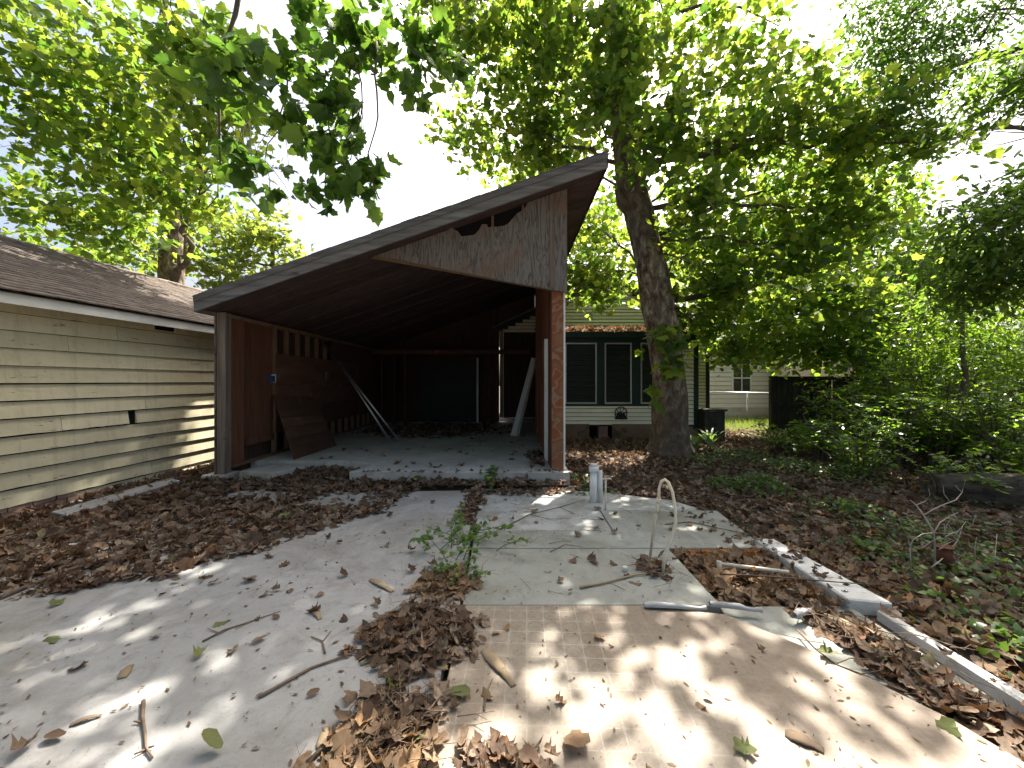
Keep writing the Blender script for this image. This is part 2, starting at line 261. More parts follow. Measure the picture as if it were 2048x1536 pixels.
class MB:
    def __init__(s): s.v = []; s.f = []; s.smooth = False
    def add(s, vs, fs):
        k = len(s.v); s.v += [tuple(x) for x in vs]; s.f += [tuple(i + k for i in f) for f in fs]; return s
    def hexa(s, a):   # 8 points: bottom ring then top ring
        return s.add(a, [(3, 2, 1, 0), (4, 5, 6, 7), (0, 1, 5, 4), (1, 2, 6, 5), (2, 3, 7, 6), (3, 0, 4, 7)])
    def box(s, x0, x1, y0, y1, z0, z1):
        return s.hexa([(x0, y0, z0), (x1, y0, z0), (x1, y1, z0), (x0, y1, z0), (x0, y0, z1), (x1, y0, z1), (x1, y1, z1), (x0, y1, z1)])
    def beam(s, p0, p1, wd, h, up=(0, 0, 1)):
        p0, p1 = Vector(p0), Vector(p1); d = (p1 - p0).normalized(); sd = d.cross(Vector(up)).normalized(); u = sd.cross(d).normalized()
        q = [(-1, -1), (1, -1), (1, 1), (-1, 1)]
        return s.hexa([p0 + sd * a * wd / 2 + u * b * h / 2 for a, b in q] + [p1 + sd * a * wd / 2 + u * b * h / 2 for a, b in q])
    def tube(s, pts, rs, n=8, cap=True):
        pts = [Vector(p) for p in pts]; k = len(s.v); N = len(pts); rs = rs if hasattr(rs, '__len__') else [rs] * N; s.smooth = True
        ref = Vector((.31, .17, .93))
        for i, p in enumerate(pts):
            d = (pts[min(i + 1, N - 1)] - pts[max(i - 1, 0)]).normalized(); a = d.cross(ref)
            if a.length < .2: a = d.cross(Vector((1, 0, 0)))
            a.normalize(); b = d.cross(a)
            for j in range(n):
                th = 2 * math.pi * j / n; s.v.append(tuple(p + (a * math.cos(th) + b * math.sin(th)) * rs[i]))
        for i in range(N - 1):
            for j in range(n): s.f.append((k + i * n + j, k + i * n + (j + 1) % n, k + (i + 1) * n + (j + 1) % n, k + (i + 1) * n + j))
        if cap: s.f.append(tuple(k + j for j in range(n))[::-1]); s.f.append(tuple(k + (N - 1) * n + j for j in range(n)))
        return s
    def prism(s, poly, y0, y1, ax=1):     # poly in the two other axes, extruded along axis ax
        def pt(a, b, c): return {0: (c, a, b), 1: (a, c, b), 2: (a, b, c)}[ax]
        n = len(poly); vs = [pt(a, b, y0) for a, b in poly] + [pt(a, b, y1) for a, b in poly]
        return s.add(vs, [tuple(range(n)), tuple(range(2 * n - 1, n - 1, -1))] + [(i, i + n, (i + 1) % n + n, (i + 1) % n) for i in range(n)])
    def build(s, name, m, parent=None, origin=None, bevel=0):
        V = np.array(s.v, float); lo, hi = V.min(0), V.max(0)
        o_ = Vector(origin) if origin is not None else Vector(((lo[0] + hi[0]) / 2, (lo[1] + hi[1]) / 2, lo[2]))
        me = bpy.data.meshes.new(name); me.from_pydata([tuple(Vector(v) - o_) for v in s.v], [], s.f)
        bm = bmesh.new(); bm.from_mesh(me)
        if bevel: bmesh.ops.bevel(bm, geom=bm.edges[:], offset=bevel, segments=1, affect='EDGES', profile=.5)
        bmesh.ops.recalc_face_normals(bm, faces=bm.faces); bm.to_mesh(me); bm.free()
        me.materials.append(MT[m])
        if s.smooth:
            for p in me.polygons: p.use_smooth = len(p.vertices) <= 4
        return link(name, me, parent, o_ - (wloc(parent) if parent is not None else Vector((0, 0, 0))))
def box(name, x0, x1, y0, y1, z0, z1, m, parent=None, bevel=0): return MB().box(x0, x1, y0, y1, z0, z1).build(name, m, parent, bevel=bevel)
def beam(name, p0, p1, wd, h, m, parent=None, up=(0, 0, 1), bevel=0): return MB().beam(p0, p1, wd, h, up).build(name, m, parent, bevel=bevel)
def tube(name, pts, rs, m, parent=None, n=8): return MB().tube(pts, rs, n).build(name, m, parent)
def struct(o): o['kind'] = 'structure'; return o
def lap(name, a, b, z0, z1, nrm, m, parent, thick=.02, seg=1, ragged=0, zend=None):
    """one lapped siding board from a to b (xy), proud by thick at its lower edge"""
    a, b, n = Vector((*a, 0)), Vector((*b, 0)), Vector((*nrm, 0)); mb = MB(); rows = []
    for i in range(seg + 1):
        p = a.lerp(b, i / seg); zz = z0 + (R.uniform(0, ragged) if ragged else 0); zt = z1
        rows.append([p - n * .004 + Vector((0, 0, zz)), p + n * thick + Vector((0, 0, zz)), p + n * .005 + Vector((0, 0, zt)), p - n * .004 + Vector((0, 0, zt))])
    vs = [v for r in rows for v in r]; fs = [(0, 1, 2, 3), tuple(4 * seg + k for k in (3, 2, 1, 0))]
    for i in range(seg):
        for k in range(4): fs.append((4 * i + k, 4 * i + 4 + k, 4 * i + 4 + (k + 1) % 4, 4 * i + (k + 1) % 4))
    return mb.add(vs, fs).build(name, m, parent)

# ------------------------------------------------------------------ leaves
def T_lobed(curl=0.0, fold=.12, npts=5, seed=0, ragged=0):
    """a sycamore leaf: five pointed lobes, base at the origin, about 1 long"""
    r = np.random.RandomState(seed); out = [(0, 0)]
    prof = [(.20, -.04), (.40, .06), (.36, .24), (.56, .40), (.37, .50), (.34, .70), (.17, .72), (0, 1.0)]
    for x, y in prof: out.append((x, y))
    for x, y in prof[-2::-1]: out.append((-x, y))
    o = np.array(out, float); o[1:] += r.uniform(-.035, .035, (len(o) - 1, 2)) * (1 + ragged)
    V = np.zeros((len(o) + 1, 3)); V[0] = (0, .38, 0); V[1:, :2] = o
    x, y = V[:, 0], V[:, 1] - .38
    V[:, 2] = -fold * np.abs(x) * 1.5 + curl * (x * x * 1.6 * r.uniform(.4, 1.3) + y * y * r.uniform(-.3, 1.2)) + curl * r.uniform(-.16, .16, len(V))
    if curl > .5: V[:, 0] *= 1 - .22 * curl
    n = len(o); return V, np.array([(0, i + 1, (i + 1) % n + 1) for i in range(n)])
def T_simple(fold=.15):   # cheap lobed leaf
    o = np.array([(0, 0), (.42, .1), (.5, .45), (.22, .68), (0, 1), (-.22, .68), (-.5, .45), (-.42, .1)])
    V = np.zeros((8, 3)); V[:, :2] = o; V[:, 2] = -fold * np.abs(o[:, 0])
    return V, np.array([(0, 1, 2), (0, 2, 3), (0, 3, 4), (0, 4, 5), (0, 5, 6), (0, 6, 7)])
def T_lance(wd=.17, fold=.3):   # narrow leaflet
    V = np.array([(0, 0, 0), (wd, .35, -fold * wd), (wd * .7, .7, -fold * wd), (0, 1, -.06), (-wd * .7, .7, -fold * wd), (-wd, .35, -fold * wd), (0, .4, 0)])
    return V, np.array([(0, 1, 6), (1, 2, 6), (2, 3, 6), (3, 4, 6), (4, 5, 6), (5, 0, 6)])
def T_heart():
    V = np.array([(0, 0, 0), (.3, -.1, -.03), (.45, .15, -.07), (.33, .5, -.05), (0, 1, -.1), (-.33, .5, -.05), (-.45, .15, -.07), (-.3, -.1, -.03), (0, .4, 0)])
    return V, np.array([(8, i, (i + 1) % 8) for i in range(8)])
def T_oval(curl=.5):
    th = np.linspace(0, 2 * math.pi, 11)[:-1]; V = np.zeros((11, 3)); V[1:, 0] = .27 * np.sin(th) * (1 + .12 * np.cos(3 * th)); V[1:, 1] = .5 - .5 * np.cos(th); V[0, 1] = .5
    V[:, 2] = curl * (2.2 * V[:, 0] ** 2 + .5 * (V[:, 1] - .5) ** 2); return V, np.array([(0, i + 1, (i + 1) % 10 + 1) for i in range(10)])
def unit(a): return a / np.maximum(np.linalg.norm(a, axis=1, keepdims=True), 1e-6)
def frames(nrm, fwd):
    n = unit(nrm); f = unit(fwd - n * np.sum(fwd * n, 1, keepdims=True)); s = np.cross(f, n); return np.stack([s, f, n], 2)   # columns
def cloud(pos, fr, size, tmpl):
    V, T = tmpl; N = len(pos)
    W = np.einsum('nij,vj->nvi', fr, V) * size[:, None, None] + pos[:, None, :]
    return W.reshape(-1, 3), (T[None] + (np.arange(N) * len(V))[:, None, None]).reshape(-1, T.shape[1])
def merge(parts):
    Vs, Ts, k = [], [], 0
    for V, T in parts: Vs.append(V); Ts.append(T + k); k += len(V)
    return np.concatenate(Vs), np.concatenate(Ts)
LEAFMESH = {}
def single_leaves(parent, name, pos, fr, size, tmpls, m, key):
    """leaves as objects of their own that share a few meshes"""
    base = wloc(parent) if parent is not None else Vector((0, 0, 0)); res = []
    for i in range(len(pos)):
        k = i % len(tmpls); kk = (key, k)
        if kk not in LEAFMESH: LEAFMESH[kk] = npmesh('leaf', tmpls[k][0], tmpls[k][1], m)
        e = Matrix(fr[i].tolist()).to_euler(); res.append(link(name, LEAFMESH[kk], parent, Vector(pos[i]) - base, e, float(size[i])))
    return res
def blob(c, rx, ry, rz): return (Vector(c), rx, ry, rz)
def pb(px, py, y, rx, rz, ry, n):      # foliage mass measured in the photo at distance y (radii rx, rz in photo pixels; depth radius ry in m)
    return (P(px, py, y), rx / F * y, ry, rz / F * y, n)
def curve_pts(a, b, sag, n=7, wob=.0):
    a, b = Vector(a), Vector(b); L = (b - a).length; out = []
    for i in range(n + 1):
        t = i / n; p = a.lerp(b, t); p.z += sag * L * 4 * t * (1 - t)
        if 0 < i < n: p += Vector(R.normal(0, wob * L, 3))
        out.append(p)
    return out
def foliage(blobs, lsize, per=12, spread=.35, tilt=.55, droop=.35, shell=.5):
    """sprays of leaves spread unevenly through the given masses"""
    Ps, Ns, Fs, Cs = [], [], [], []
    for c, rx, ry, rz, n in blobs:
        k = max(1, int(n / per)); d = unit(R.normal(size=(k, 3))); rr = R.uniform(0, 1, (k, 1)) ** shell
        cen = np.array(c) + d * rr * np.array([rx, ry, rz]); Cs.append(cen)
        for q in range(k):
            m = max(3, int(per * R.uniform(.5, 1.5))); ax = unit(np.array([[cen[q][0] - c[0], cen[q][1] - c[1], -.1]]) + R.normal(0, .5, (1, 3)))[0]
            tpos = R.uniform(-.5, .5, (m, 1)) * spread * 2.2; side = R.normal(0, spread * .45, (m, 3)); side[:, 2] *= .6
            p = cen[q] + ax * tpos + side; p[:, 2] -= droop * tpos[:, 0] ** 2
            nn = np.tile([0, 0, .8], (m, 1)) + R.normal(0, tilt, (m, 3)); ff = np.tile(ax, (m, 1)) + R.normal(0, .7, (m, 3)); ff[:, 2] -= .8
            Ps.append(p); Ns.append(nn); Fs.append(ff)
    p = np.concatenate(Ps); return p, frames(np.concatenate(Ns), np.concatenate(Fs)), lsize * R.uniform(.4, 1.25, len(p)), Cs
def crown(tree, pos, fr, size, tmpls, m, key, nsingle=300, low=None):
    """the leaves that show largest become parts, the rest one mass"""
    px, py = proj(pos); app = np.where((pos[:, 1] > .5) & (px > -10) & (px < 2058) & (py > -10) & (py < 1546), size / np.maximum(pos[:, 1], .3), 0)
    order = np.argsort(-app); big = order[:nsingle]; rest = order[nsingle:]
    if nsingle: single_leaves(tree, 'leaf', pos[big], fr[big], size[big], tmpls, m, key)
    low = low or tmpls; parts = []
    for k, tm in enumerate(low):
        ii = rest[k::len(low)]
        if len(ii): parts.append(cloud(pos[ii], fr[ii], size[ii], tm))
    V, T = merge(parts); o_ = np.array(wloc(tree)); o = link('crown', npmesh('crown', V - o_, T, m), tree); o['kind'] = 'stuff'; return o
def limbs(tree, starts, blobs, Cs, m, r0=.09, twig_r=.012, sag=.04, ntw=9, main=True):
    """a limb to each leaf mass, thinner branches from it to the sprays"""
    tw = MB()
    for (c, rx, ry, rz, n), st, cen in zip(blobs, starts, Cs):
        if st is None: continue
        pts = curve_pts(st, c, sag, 8, .02); L = (Vector(c) - Vector(st)).length; ra = r0 * min(1.6, max(.35, L / 4))
        if main: tube('limb', pts, [ra * (1 - .78 * i / 8) for i in range(9)], m, tree, 7)
        idx = R.permutation(len(cen))[:ntw]
        for q in idx:
            s = pts[R.randint(4, 9)]; tw.tube(curve_pts(s, cen[q], .05, 4, .03), [max(twig_r, ra * .2) * (1 - .17 * i) for i in range(5)], 4, False)
    if tw.v: o = tw.build('twigs', m, tree); o['kind'] = 'stuff'
def trunk_mesh(path, name, m, parent, n=36, noise=.05, flare=None, sub=6):
    """path: (centre, radius) points; swept with lumps"""
    from mathutils import noise as NZ
    C = [Vector(p) for p, r in path]; Rr = [r for p, r in path]; vs, fs = [], []; rings = []
    for i in range(len(C) - 1):
        for k in range(sub):
            t = k / sub; t2 = t * t * (3 - 2 * t); rings.append((C[i].lerp(C[i + 1], t), Rr[i] + (Rr[i + 1] - Rr[i]) * t2))
    rings.append((C[-1], Rr[-1]))
    for ri, (c, r) in enumerate(rings):
        for j in range(n):
            th = 2 * math.pi * j / n; d = Vector((math.cos(th), math.sin(th), 0)); p = c + d * r
            k = 1 + noise * 2.2 * NZ.noise(Vector((p.x * 2, p.y * 2, p.z * 1.1))) + noise * NZ.noise(Vector((p.x * 7, p.y * 7, p.z * 3)))
            if flare:
                h = c.z - rings[0][0].z; k += flare * math.exp(-h / .28) * (.55 + .45 * math.sin(5 * th + 1.3)) 
            vs.append(c + d * r * k)
    for i in range(len(rings) - 1):
        for j in range(n): fs.append((i * n + j, i * n + (j + 1) % n, (i + 1) * n + (j + 1) % n, (i + 1) * n + j))
    fs.append(tuple(range((len(rings) - 1) * n, len(rings) * n)))
    mb = MB().add(vs, fs); mb.smooth = True; return mb.build(name, m, parent)
GZ = -.07     # level of the soil; the slabs stand proud of it

# ================================================================== THE SETTING
def ground():
    n = 60; xs = np.sinh(np.linspace(-4.2, 4.2, n)) * 3.5; vs = []; fs = []
    from mathutils import noise as NZ
    for j, y in enumerate(xs):
        for i, x in enumerate(xs):
            zz = GZ
            if x > 3.2: zz += .05 * min(1, (x - 3.2) / 2) * NZ.noise(Vector((x * .6, y * .6, 0)))
            vs.append((x, y + 6, zz))
    for j in range(n - 1):
        for i in range(n - 1): fs.append((j * n + i, j * n + i + 1, (j + 1) * n + i + 1, (j + 1) * n + i))
    me = bpy.data.meshes.new('ground'); me.from_pydata(vs, [], fs); me.materials.append(MT['soil']); struct(link('ground', me))
ground()
def slab(name, poly, z0, z1, m, lab, bevel=.006):
    o = MB().prism([(x, y) for x, y in poly], z0, z1, 2).build(name, m, bevel=bevel); o['label'] = lab; return struct(o)
slab('concrete_slab', [(-6.5, -2), (-.40, -2), (-.40, 1.2), (-.36, 2.6), (-.46, 5.1), (-.6, 5.45), (-2.6, 5.35), (-2.8, 4.6), (-6.5, 4.2)], GZ - .1, 0, 'concrete', 'pale grey concrete slab left of the leaf-filled seam')
slab('concrete_slab', [(-4.05, 5.0), (-3.0, 4.95), (-2.95, 5.42), (-3.9, 5.5)], GZ - .1, -.012, 'concrete', 'small bare concrete patch among the leaves in front of the notch')
slab('concrete_slab', [(-.345, 2.665), (1.45, 2.665), (1.45, 3.56), (-.37, 3.56)], GZ - .1, -.002, 'concrete_green', 'greenish grey concrete slab beside the leaf-filled hole')
slab('concrete_slab', [(-.37, 3.57), (2.36, 3.57), (2.45, 4.6), (1.06, 4.62), (1.05, 4.0), (-.38, 3.96)], GZ - .1, .001, 'concrete_green', 'greenish grey concrete slab behind the leaf-filled hole')
slab('concrete_slab', [(-.385, 3.975), (1.04, 4.015), (1.05, 4.63), (2.3, 4.63), (2.1, 5.0), (1.2, 5.4), (-.5, 5.55)], GZ - .1, -.003, 'paint_slab', 'white-painted concrete slab round the plastic pipes')
slab('vinyl_floor', [(-.36, -2), (2.3, -2), (2.2, 1.2), (2.02, 1.75), (1.7, 2.25), (1.42, 2.55), (.95, 2.652), (-.33, 2.652), (-.345, 1.4)], GZ - .1, .004, 'vinyl', 'worn tan patterned vinyl flooring')
slab('concrete_slab', [(1.43, 2.56), (1.72, 2.26), (2.0, 1.9), (2.4, 1.9), (2.37, 2.70), (1.46, 2.70)], GZ - .1, -.03, 'concrete_green', 'grey concrete strip under the curled vinyl in front of the hole')
slab('pit_floor', [(1.45, 2.7), (2.36, 2.7), (2.36, 3.57), (1.45, 3.57)], GZ - .1, GZ + .004, 'soil', 'leaf-filled hole in the slab')
SZ = .13   # carport floor level
slab('carport_slab', [(-2.55, 6.02), (.9, 5.98), (.9, 13.6), (-4.66, 13.6), (-4.66, 6.85), (-2.9, 6.85), (-2.35, 6.55)], GZ - .1, SZ, 'concrete_old', 'raised concrete floor of the carport')
slab('concrete_pad', [(-4.4, 6.2), (-3.72, 6.08), (-3.55, 6.6), (-4.3, 6.8)], GZ - .1, SZ - .035, 'concrete_old', 'broken concrete step at the left wall of the carport')
slab('concrete_pad', [(-4.86, 6.0), (-4.5, 6.0), (-4.5, 6.35), (-4.86, 6.35)], GZ - .1, .07, 'concrete_old', 'concrete footing under the left corner post')
def kerb():
    k = empty('concrete_kerb', (2.43, 2.6, GZ), 'pale concrete kerb running along the right edge of the slab', 'kerb')
    MB().hexa([(2.345, 2.68, GZ - .05), (2.62, 2.64, GZ - .05), (2.55, 3.75, GZ - .05), (2.345, 3.75, GZ - .05), (2.34, 2.69, .03), (2.61, 2.63, .03), (2.54, 3.74, .02), (2.35, 3.74, .02)]).build('kerb_block', 'kerb', k, bevel=.01)
    MB().hexa([(2.42, .8, GZ - .05), (2.56, .8, GZ - .05), (2.55, 2.6, GZ - .05), (2.47, 2.62, GZ - .05), (2.43, .8, .025), (2.53, .8, .03), (2.53, 2.6, .0), (2.48, 2.62, .0)]).build('kerb_block', 'kerb', k, bevel=.012)
kerb()

# ================================================================== LEFT GARAGE
def garage():
    W0 = Vector((-5.82, 4.37, 0)); u = Vector((.068, .9977, 0)); n = Vector((.9977, -.068, 0))
    g = empty('garage', W0 + u * 2 + n * -2.5 + Vector((0, 0, GZ)), 'old cream weatherboard garage with a brown shingle roof', 'garage')
    def q(t, o=0): p = W0 + u * t + n * o; return (p.x, p.y)
    t0, t1 = -3.2, 6.0
    MB().hexa([(*q(t0, -.1), GZ), (*q(t1, -.1), GZ), (*q(t1, -.005), GZ), (*q(t0, -.005), GZ), (*q(t0, -.1), 2.44), (*q(t1, -.1), 2.44), (*q(t1, -.005), 2.44), (*q(t0, -.005), 2.44)]).build('wall', 'black', g)
    MB().hexa([(*q(t1 - .05, -6.2), GZ), (*q(t1, -6.2), GZ), (*q(t1, -.1), GZ), (*q(t1 - .05, -.1), GZ), (*q(t1 - .05, -6.2), 2.5), (*q(t1, -6.2), 2.5), (*q(t1, -.1), 2.5), (*q(t1 - .05, -.1), 2.5)]).build('wall', 'cream', g)
    step = .2045; zb = -.11
    for r in range(13):
        z0 = zb + r * step; z1 = min(z0 + step - (.017 if r < 8 else .006), 2.45)
        cuts = sorted([t0, t1] + {0: [.62], 1: [-.9, 1.7], 2: [-1.5, 1.62], 3: [2.3], 4: [1.95, -1.1], 5: [.55, 2.62], 6: [1.6, -2], 7: [3.1], 8: [3.05], 9: [-.7, 2.9], 10: [.62, 3.5], 11: [1.2], 12: [1.2]}[r])
        for i in range(len(cuts) - 1):
            a, b = cuts[i] + .003, cuts[i + 1] - .003; rag = 0; seg = 1; zz = z0
            if r == 0:
                if i == 0: continue                      # the lowest board is missing at this end
                rag, seg, zz = .05, 40, z0 + .06
            elif r == 1 and i == 1: rag, seg = .012, 30
            elif r in (5, 2): rag, seg = .008, 24
            elif r == 4 and i == 1: pass
            if r == 4 and i == 2: b = cuts[3] - .003
            if r == 4 and i == 2: rag, seg = 0, 1
            if r == 5 and i == 1:                          # broken away beside the hole
                lap('siding_board', q(a), q(1.36), zz, z1, n[:2], 'cream', g, .034, seg, rag); a = 1.47; seg = 4
            if r == 12:                                    # eaten away under the eave
                if i == 1: lap('siding_board', q(a), q(1.75), zz, z1, n[:2], 'cream', g, .034); a = 2.1; lap('siding_board', q(1.75), q(2.1), zz, zz + .03, n[:2], 'cream', g, .034, 8, 0)
            lap('siding_board', q(a), q(b), zz, z1, n[:2], 'cream', g, .034, seg, rag)
    for r in range(3):
        for k in range(14):
            t = -2.2 + k * .225 + (r % 2) * .11; z = GZ - .03 + r * .073
            if r == 2 and t > .6: continue
            MB().hexa([(*q(t, -.06), z), (*q(t + .212, -.06), z), (*q(t + .212, .03 - .006 * (k % 3)), z), (*q(t, .03), z), (*q(t, -.06), z + .064), (*q(t + .212, -.06), z + .064), (*q(t + .212, .03), z + .064), (*q(t, .03 - .005 * (k % 2)), z + .064)]).build('brick', 'brick', g)
    # eave: fascia, soffit, drip edge
    for a, b in ((t0, 1.25), (1.255, t1)):
        MB().hexa([(*q(a, .30), 2.40), (*q(b, .30), 2.40), (*q(b, .325), 2.40), (*q(a, .325), 2.40), (*q(a, .30), 2.52), (*q(b, .30), 2.52), (*q(b, .325), 2.52), (*q(a, .325), 2.52)]).build('fascia_board', 'white', g)
    MB().hexa([(*q(t0, .01), 2.452), (*q(t1, .01), 2.452), (*q(t1, .298), 2.452), (*q(t0, .298), 2.452), (*q(t0, .01), 2.465), (*q(t1, .01), 2.465), (*q(t1, .298), 2.465), (*q(t0, .298), 2.465)]).build('soffit', 'cream', g)
    slope = .43; nr = 27; ex = 3.4 / nr; LZ = 2.545
    MB().add([(*q(t0, .35), LZ - .03), (*q(t1, .35), LZ - .03), (*q(t1, -3.05), LZ - .03 + 3.4 * slope), (*q(t0, -3.05), LZ - .03 + 3.4 * slope), (*q(t0, -6.5), LZ - .03), (*q(t1, -6.5), LZ - .03)], [(0, 1, 2, 3), (3, 2, 5, 4)]).build('roof_deck', 'shingle', g)
    for r in range(nr):
        o0 = .37 - r * ex; o1 = o0 - ex * 1.15; zA = LZ + (.37 - o0) * slope; zB = LZ + (.37 - o1) * slope; mb = MB(); t = t0 - R.uniform(0, .3)
        while t < t1 + .02:
            wd = .305; jo = R.uniform(-.008, .008); h = .014 + R.uniform(0, .006); a, b = t + .004, t + wd - .004
            mb.add([(*q(a, o0 + jo), zA), (*q(b, o0 + jo), zA), (*q(b, o1), zB + .002), (*q(a, o1), zB + .002), (*q(a, o0 + jo), zA + h), (*q(b, o0 + jo), zA + h), (*q(b, o1), zB + .004), (*q(a, o1), zB + .004)],
                   [(0, 1, 5, 4), (4, 5, 6, 7), (1, 2, 6, 5), (3, 0, 4, 7)]); t += wd
        mb.build('shingle_course', 'shingle', g)
    MB().add([(*q(t0, -2.9), LZ + 3.27 * slope + .02), (*q(t1, -2.9), LZ + 3.27 * slope + .02), (*q(t1, -3.05), LZ + 3.42 * slope + .03), (*q(t0, -3.05), LZ + 3.42 * slope + .03), (*q(t1, -3.2), LZ + 3.27 * slope + .02), (*q(t0, -3.2), LZ + 3.27 * slope + .02)], [(0, 1, 2, 3), (3, 2, 4, 5)]).build('ridge_cap', 'shingle', g)
    # plank lying along its foot
    a, b = G(100, 1040), G(345, 968)
    o = MB().hexa([(a[0] - .05, a[1] + .05, GZ), (a[0] + .2, a[1], GZ), (b[0] + .12, b[1], GZ), (b[0] - .1, b[1] + .06, GZ), (a[0] - .05, a[1] + .05, .075), (a[0] + .2, a[1], .055), (b[0] + .12, b[1], .055), (b[0] - .1, b[1] + .06, .075)]).build('plank', 'board_grey', bevel=.006)
    tag(o, 'weathered grey plank lying at the foot of the cream garage wall', 'plank')
garage()

# ================================================================== CARPORT
XL, XR, YF, YB = -4.66, .825, 6.1, 13.4
def zc(x): return 2.63 + .35 * (x + 4.70)            # underside of its roof
def carport():
    c = empty('carport', (-1.9, 9.7, SZ), 'open timber carport with a steep single-pitch roof and torn plywood gable', 'carport')
    y0, x0, x1 = 5.76, -4.71, 1.413
    # roof: boards under, deck, shingle edge
    yy = y0 + .03; k = 0
    while yy < YB + .2:
        wd = .415; dz = R.uniform(0, .012)
        MB().hexa([(x0, yy, zc(x0) + dz), (x1, yy, zc(x1) + dz), (x1, yy + wd - .012, zc(x1) + dz), (x0, yy + wd - .012, zc(x0) + dz),
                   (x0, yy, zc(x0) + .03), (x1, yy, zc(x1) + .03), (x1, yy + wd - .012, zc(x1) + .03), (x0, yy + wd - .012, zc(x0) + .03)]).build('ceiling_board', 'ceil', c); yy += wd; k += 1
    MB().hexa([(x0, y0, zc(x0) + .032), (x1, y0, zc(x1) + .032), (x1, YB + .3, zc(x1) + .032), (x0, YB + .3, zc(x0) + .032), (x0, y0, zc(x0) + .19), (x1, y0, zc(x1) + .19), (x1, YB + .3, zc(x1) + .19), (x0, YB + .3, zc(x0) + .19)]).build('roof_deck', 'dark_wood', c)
    mb = MB(); nseg = 42
    for i in range(nseg):
        a, b = x0 - .05 + (x1 - x0 + .08) * i / nseg, x0 - .05 + (x1 - x0 + .08) * (i + 1) / nseg; j = R.uniform(0, .012)
        mb.hexa([(a, y0 - .045, zc(a) + .193), (b - .003, y0 - .045, zc(b) + .193), (b - .003, YB + .35, zc(b) + .193), (a, YB + .35, zc(a) + .193),
                 (a, y0 - .045, zc(a) + .203 + j), (b - .003, y0 - .045, zc(b) + .203 + j), (b - .003, YB + .35, zc(b) + .203 + j), (a, YB + .35, zc(a) + .203 + j)])
    o = mb.build('shingles', 'shingle', c); o['kind'] = 'stuff'
    f0, f1 = (x0 - .03, y0 - .018, zc(x0) + .05), (x1, y0 - .018, zc(x1) + .05)
    MB().hexa([(f0[0], y0 - .035, zc(x0) - .045), (f1[0], y0 - .035, zc(x1) - .045), (f1[0], y0 - .002, zc(x1) - .045), (f0[0], y0 - .002, zc(x0) - .045),
               (f0[0], y0 - .035, zc(x0) + .185), (f1[0], y0 - .035, zc(x1) + .185), (f1[0], y0 - .002, zc(x1) + .185), (f0[0], y0 - .002, zc(x0) + .185)]).build('fascia_board', 'wood_grey', c)
    MB().hexa([(f0[0], y0 - .05, zc(x0) + .10), (f1[0] + .01, y0 - .05, zc(x1) + .10), (f1[0] + .01, y0 - .036, zc(x1) + .10), (f0[0], y0 - .036, zc(x0) + .10),
               (f0[0], y0 - .05, zc(x0) + .188), (f1[0] + .01, y0 - .05, zc(x1) + .188), (f1[0] + .01, y0 - .036, zc(x1) + .188), (f0[0], y0 - .036, zc(x0) + .188)]).build('trim_board', 'wood_grey', c)
    box('eave_board', x0 - .035, x0 - .003, y0, YB + .3, zc(x0) - .05, zc(x0) + .18, 'wood_grey', c)
    box('eave_board', x1 + .002, x1 + .03, y0, YB + .3, zc(x1) - .01, zc(x1) + .18, 'dark_wood', c)
    # gable panel of weathered plywood with the torn hole below the roof
    yg = 6.05
    def pg(px, py): p = P(px, py, yg); return (p.x, p.z)
    lo = [pg(755, 512), pg(800, 520), pg(900, 541), pg(980, 556), pg(1010, 563), pg(1060, 571), pg(1110, 581), pg(1134, 586)]
    hole = [pg(1055, 388), pg(1053, 411), pg(1046, 421), pg(1036, 426), pg(1031, 431), pg(1017, 447), pg(1009, 452), pg(992, 454), pg(976, 455), pg(974, 449), pg(964, 449), pg(959, 459), pg(949, 470), pg(936, 472), pg(923, 473), pg(916, 463), pg(908, 459), pg(901, 447), pg(895, 440)]
    rx = lo[-1][0]
    MB().prism([(lo[0][0] + .7, lo[0][1] + .35), (rx - .06, lo[-1][1] + .3), (rx - .06, zc(rx) - .01), (lo[0][0] + .7, zc(lo[0][0] + .7) - .01)], 6.1, 6.112, 1).build('hole_shade_panel', 'black', c)  # black sheet added behind the torn hole, stands in for the void's darkness
    top = [(rx, zc(rx) - .004), (hole[0][0], zc(hole[0][0]) - .004)] + hole[1:-1] + [(hole[-1][0], zc(hole[-1][0]) - .004), (lo[0][0] - .05, zc(lo[0][0] - .05) - .004)]
    MB().prism(lo + top, yg - .012, yg + .012, 1).build('gable_panel', 'gable', c)
    MB().prism([(rx - .27, 3.02), (rx - .2, 3.0), (rx - .2, zc(rx - .2) - .01), (rx - .27, zc(rx - .27) - .01)], yg - .03, yg - .014, 1).build('batten', 'wood_greyv', c)
    MB().beam((lo[0][0] - .2, yg + .06, lo[0][1] + .06), (lo[-1][0] - .02, yg + .06, lo[-1][1] + .07), .05, .12).build('header_beam', 'stud', c)
    for px in (880, 985, 1046, 1110):
        x = (px - CX) / F * yg; zz = lo[0][1] + (lo[-1][1] - lo[0][1]) * (x - lo[0][0]) / (lo[-1][0] - lo[0][0]) + .13
        beam('cripple_stud', (x, yg + .031, zz + .12), (x, yg + .031, zc(x) - .005), .04, .02, 'stud', c, (0, 1, 0))
    # left wall
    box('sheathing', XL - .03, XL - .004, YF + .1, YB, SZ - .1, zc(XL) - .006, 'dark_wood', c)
    box('corner_post', XL - .03, XL + .11, YF, YF + .14, .07, zc(XL + .11) - .04, 'wood_greyv', c, .008)
    box('corner_board', XL - .05, XL - .031, YF - .02, YF + .12, .07, zc(XL) - .005, 'wood_greyv', c)
    y = YF + .142; i = 0
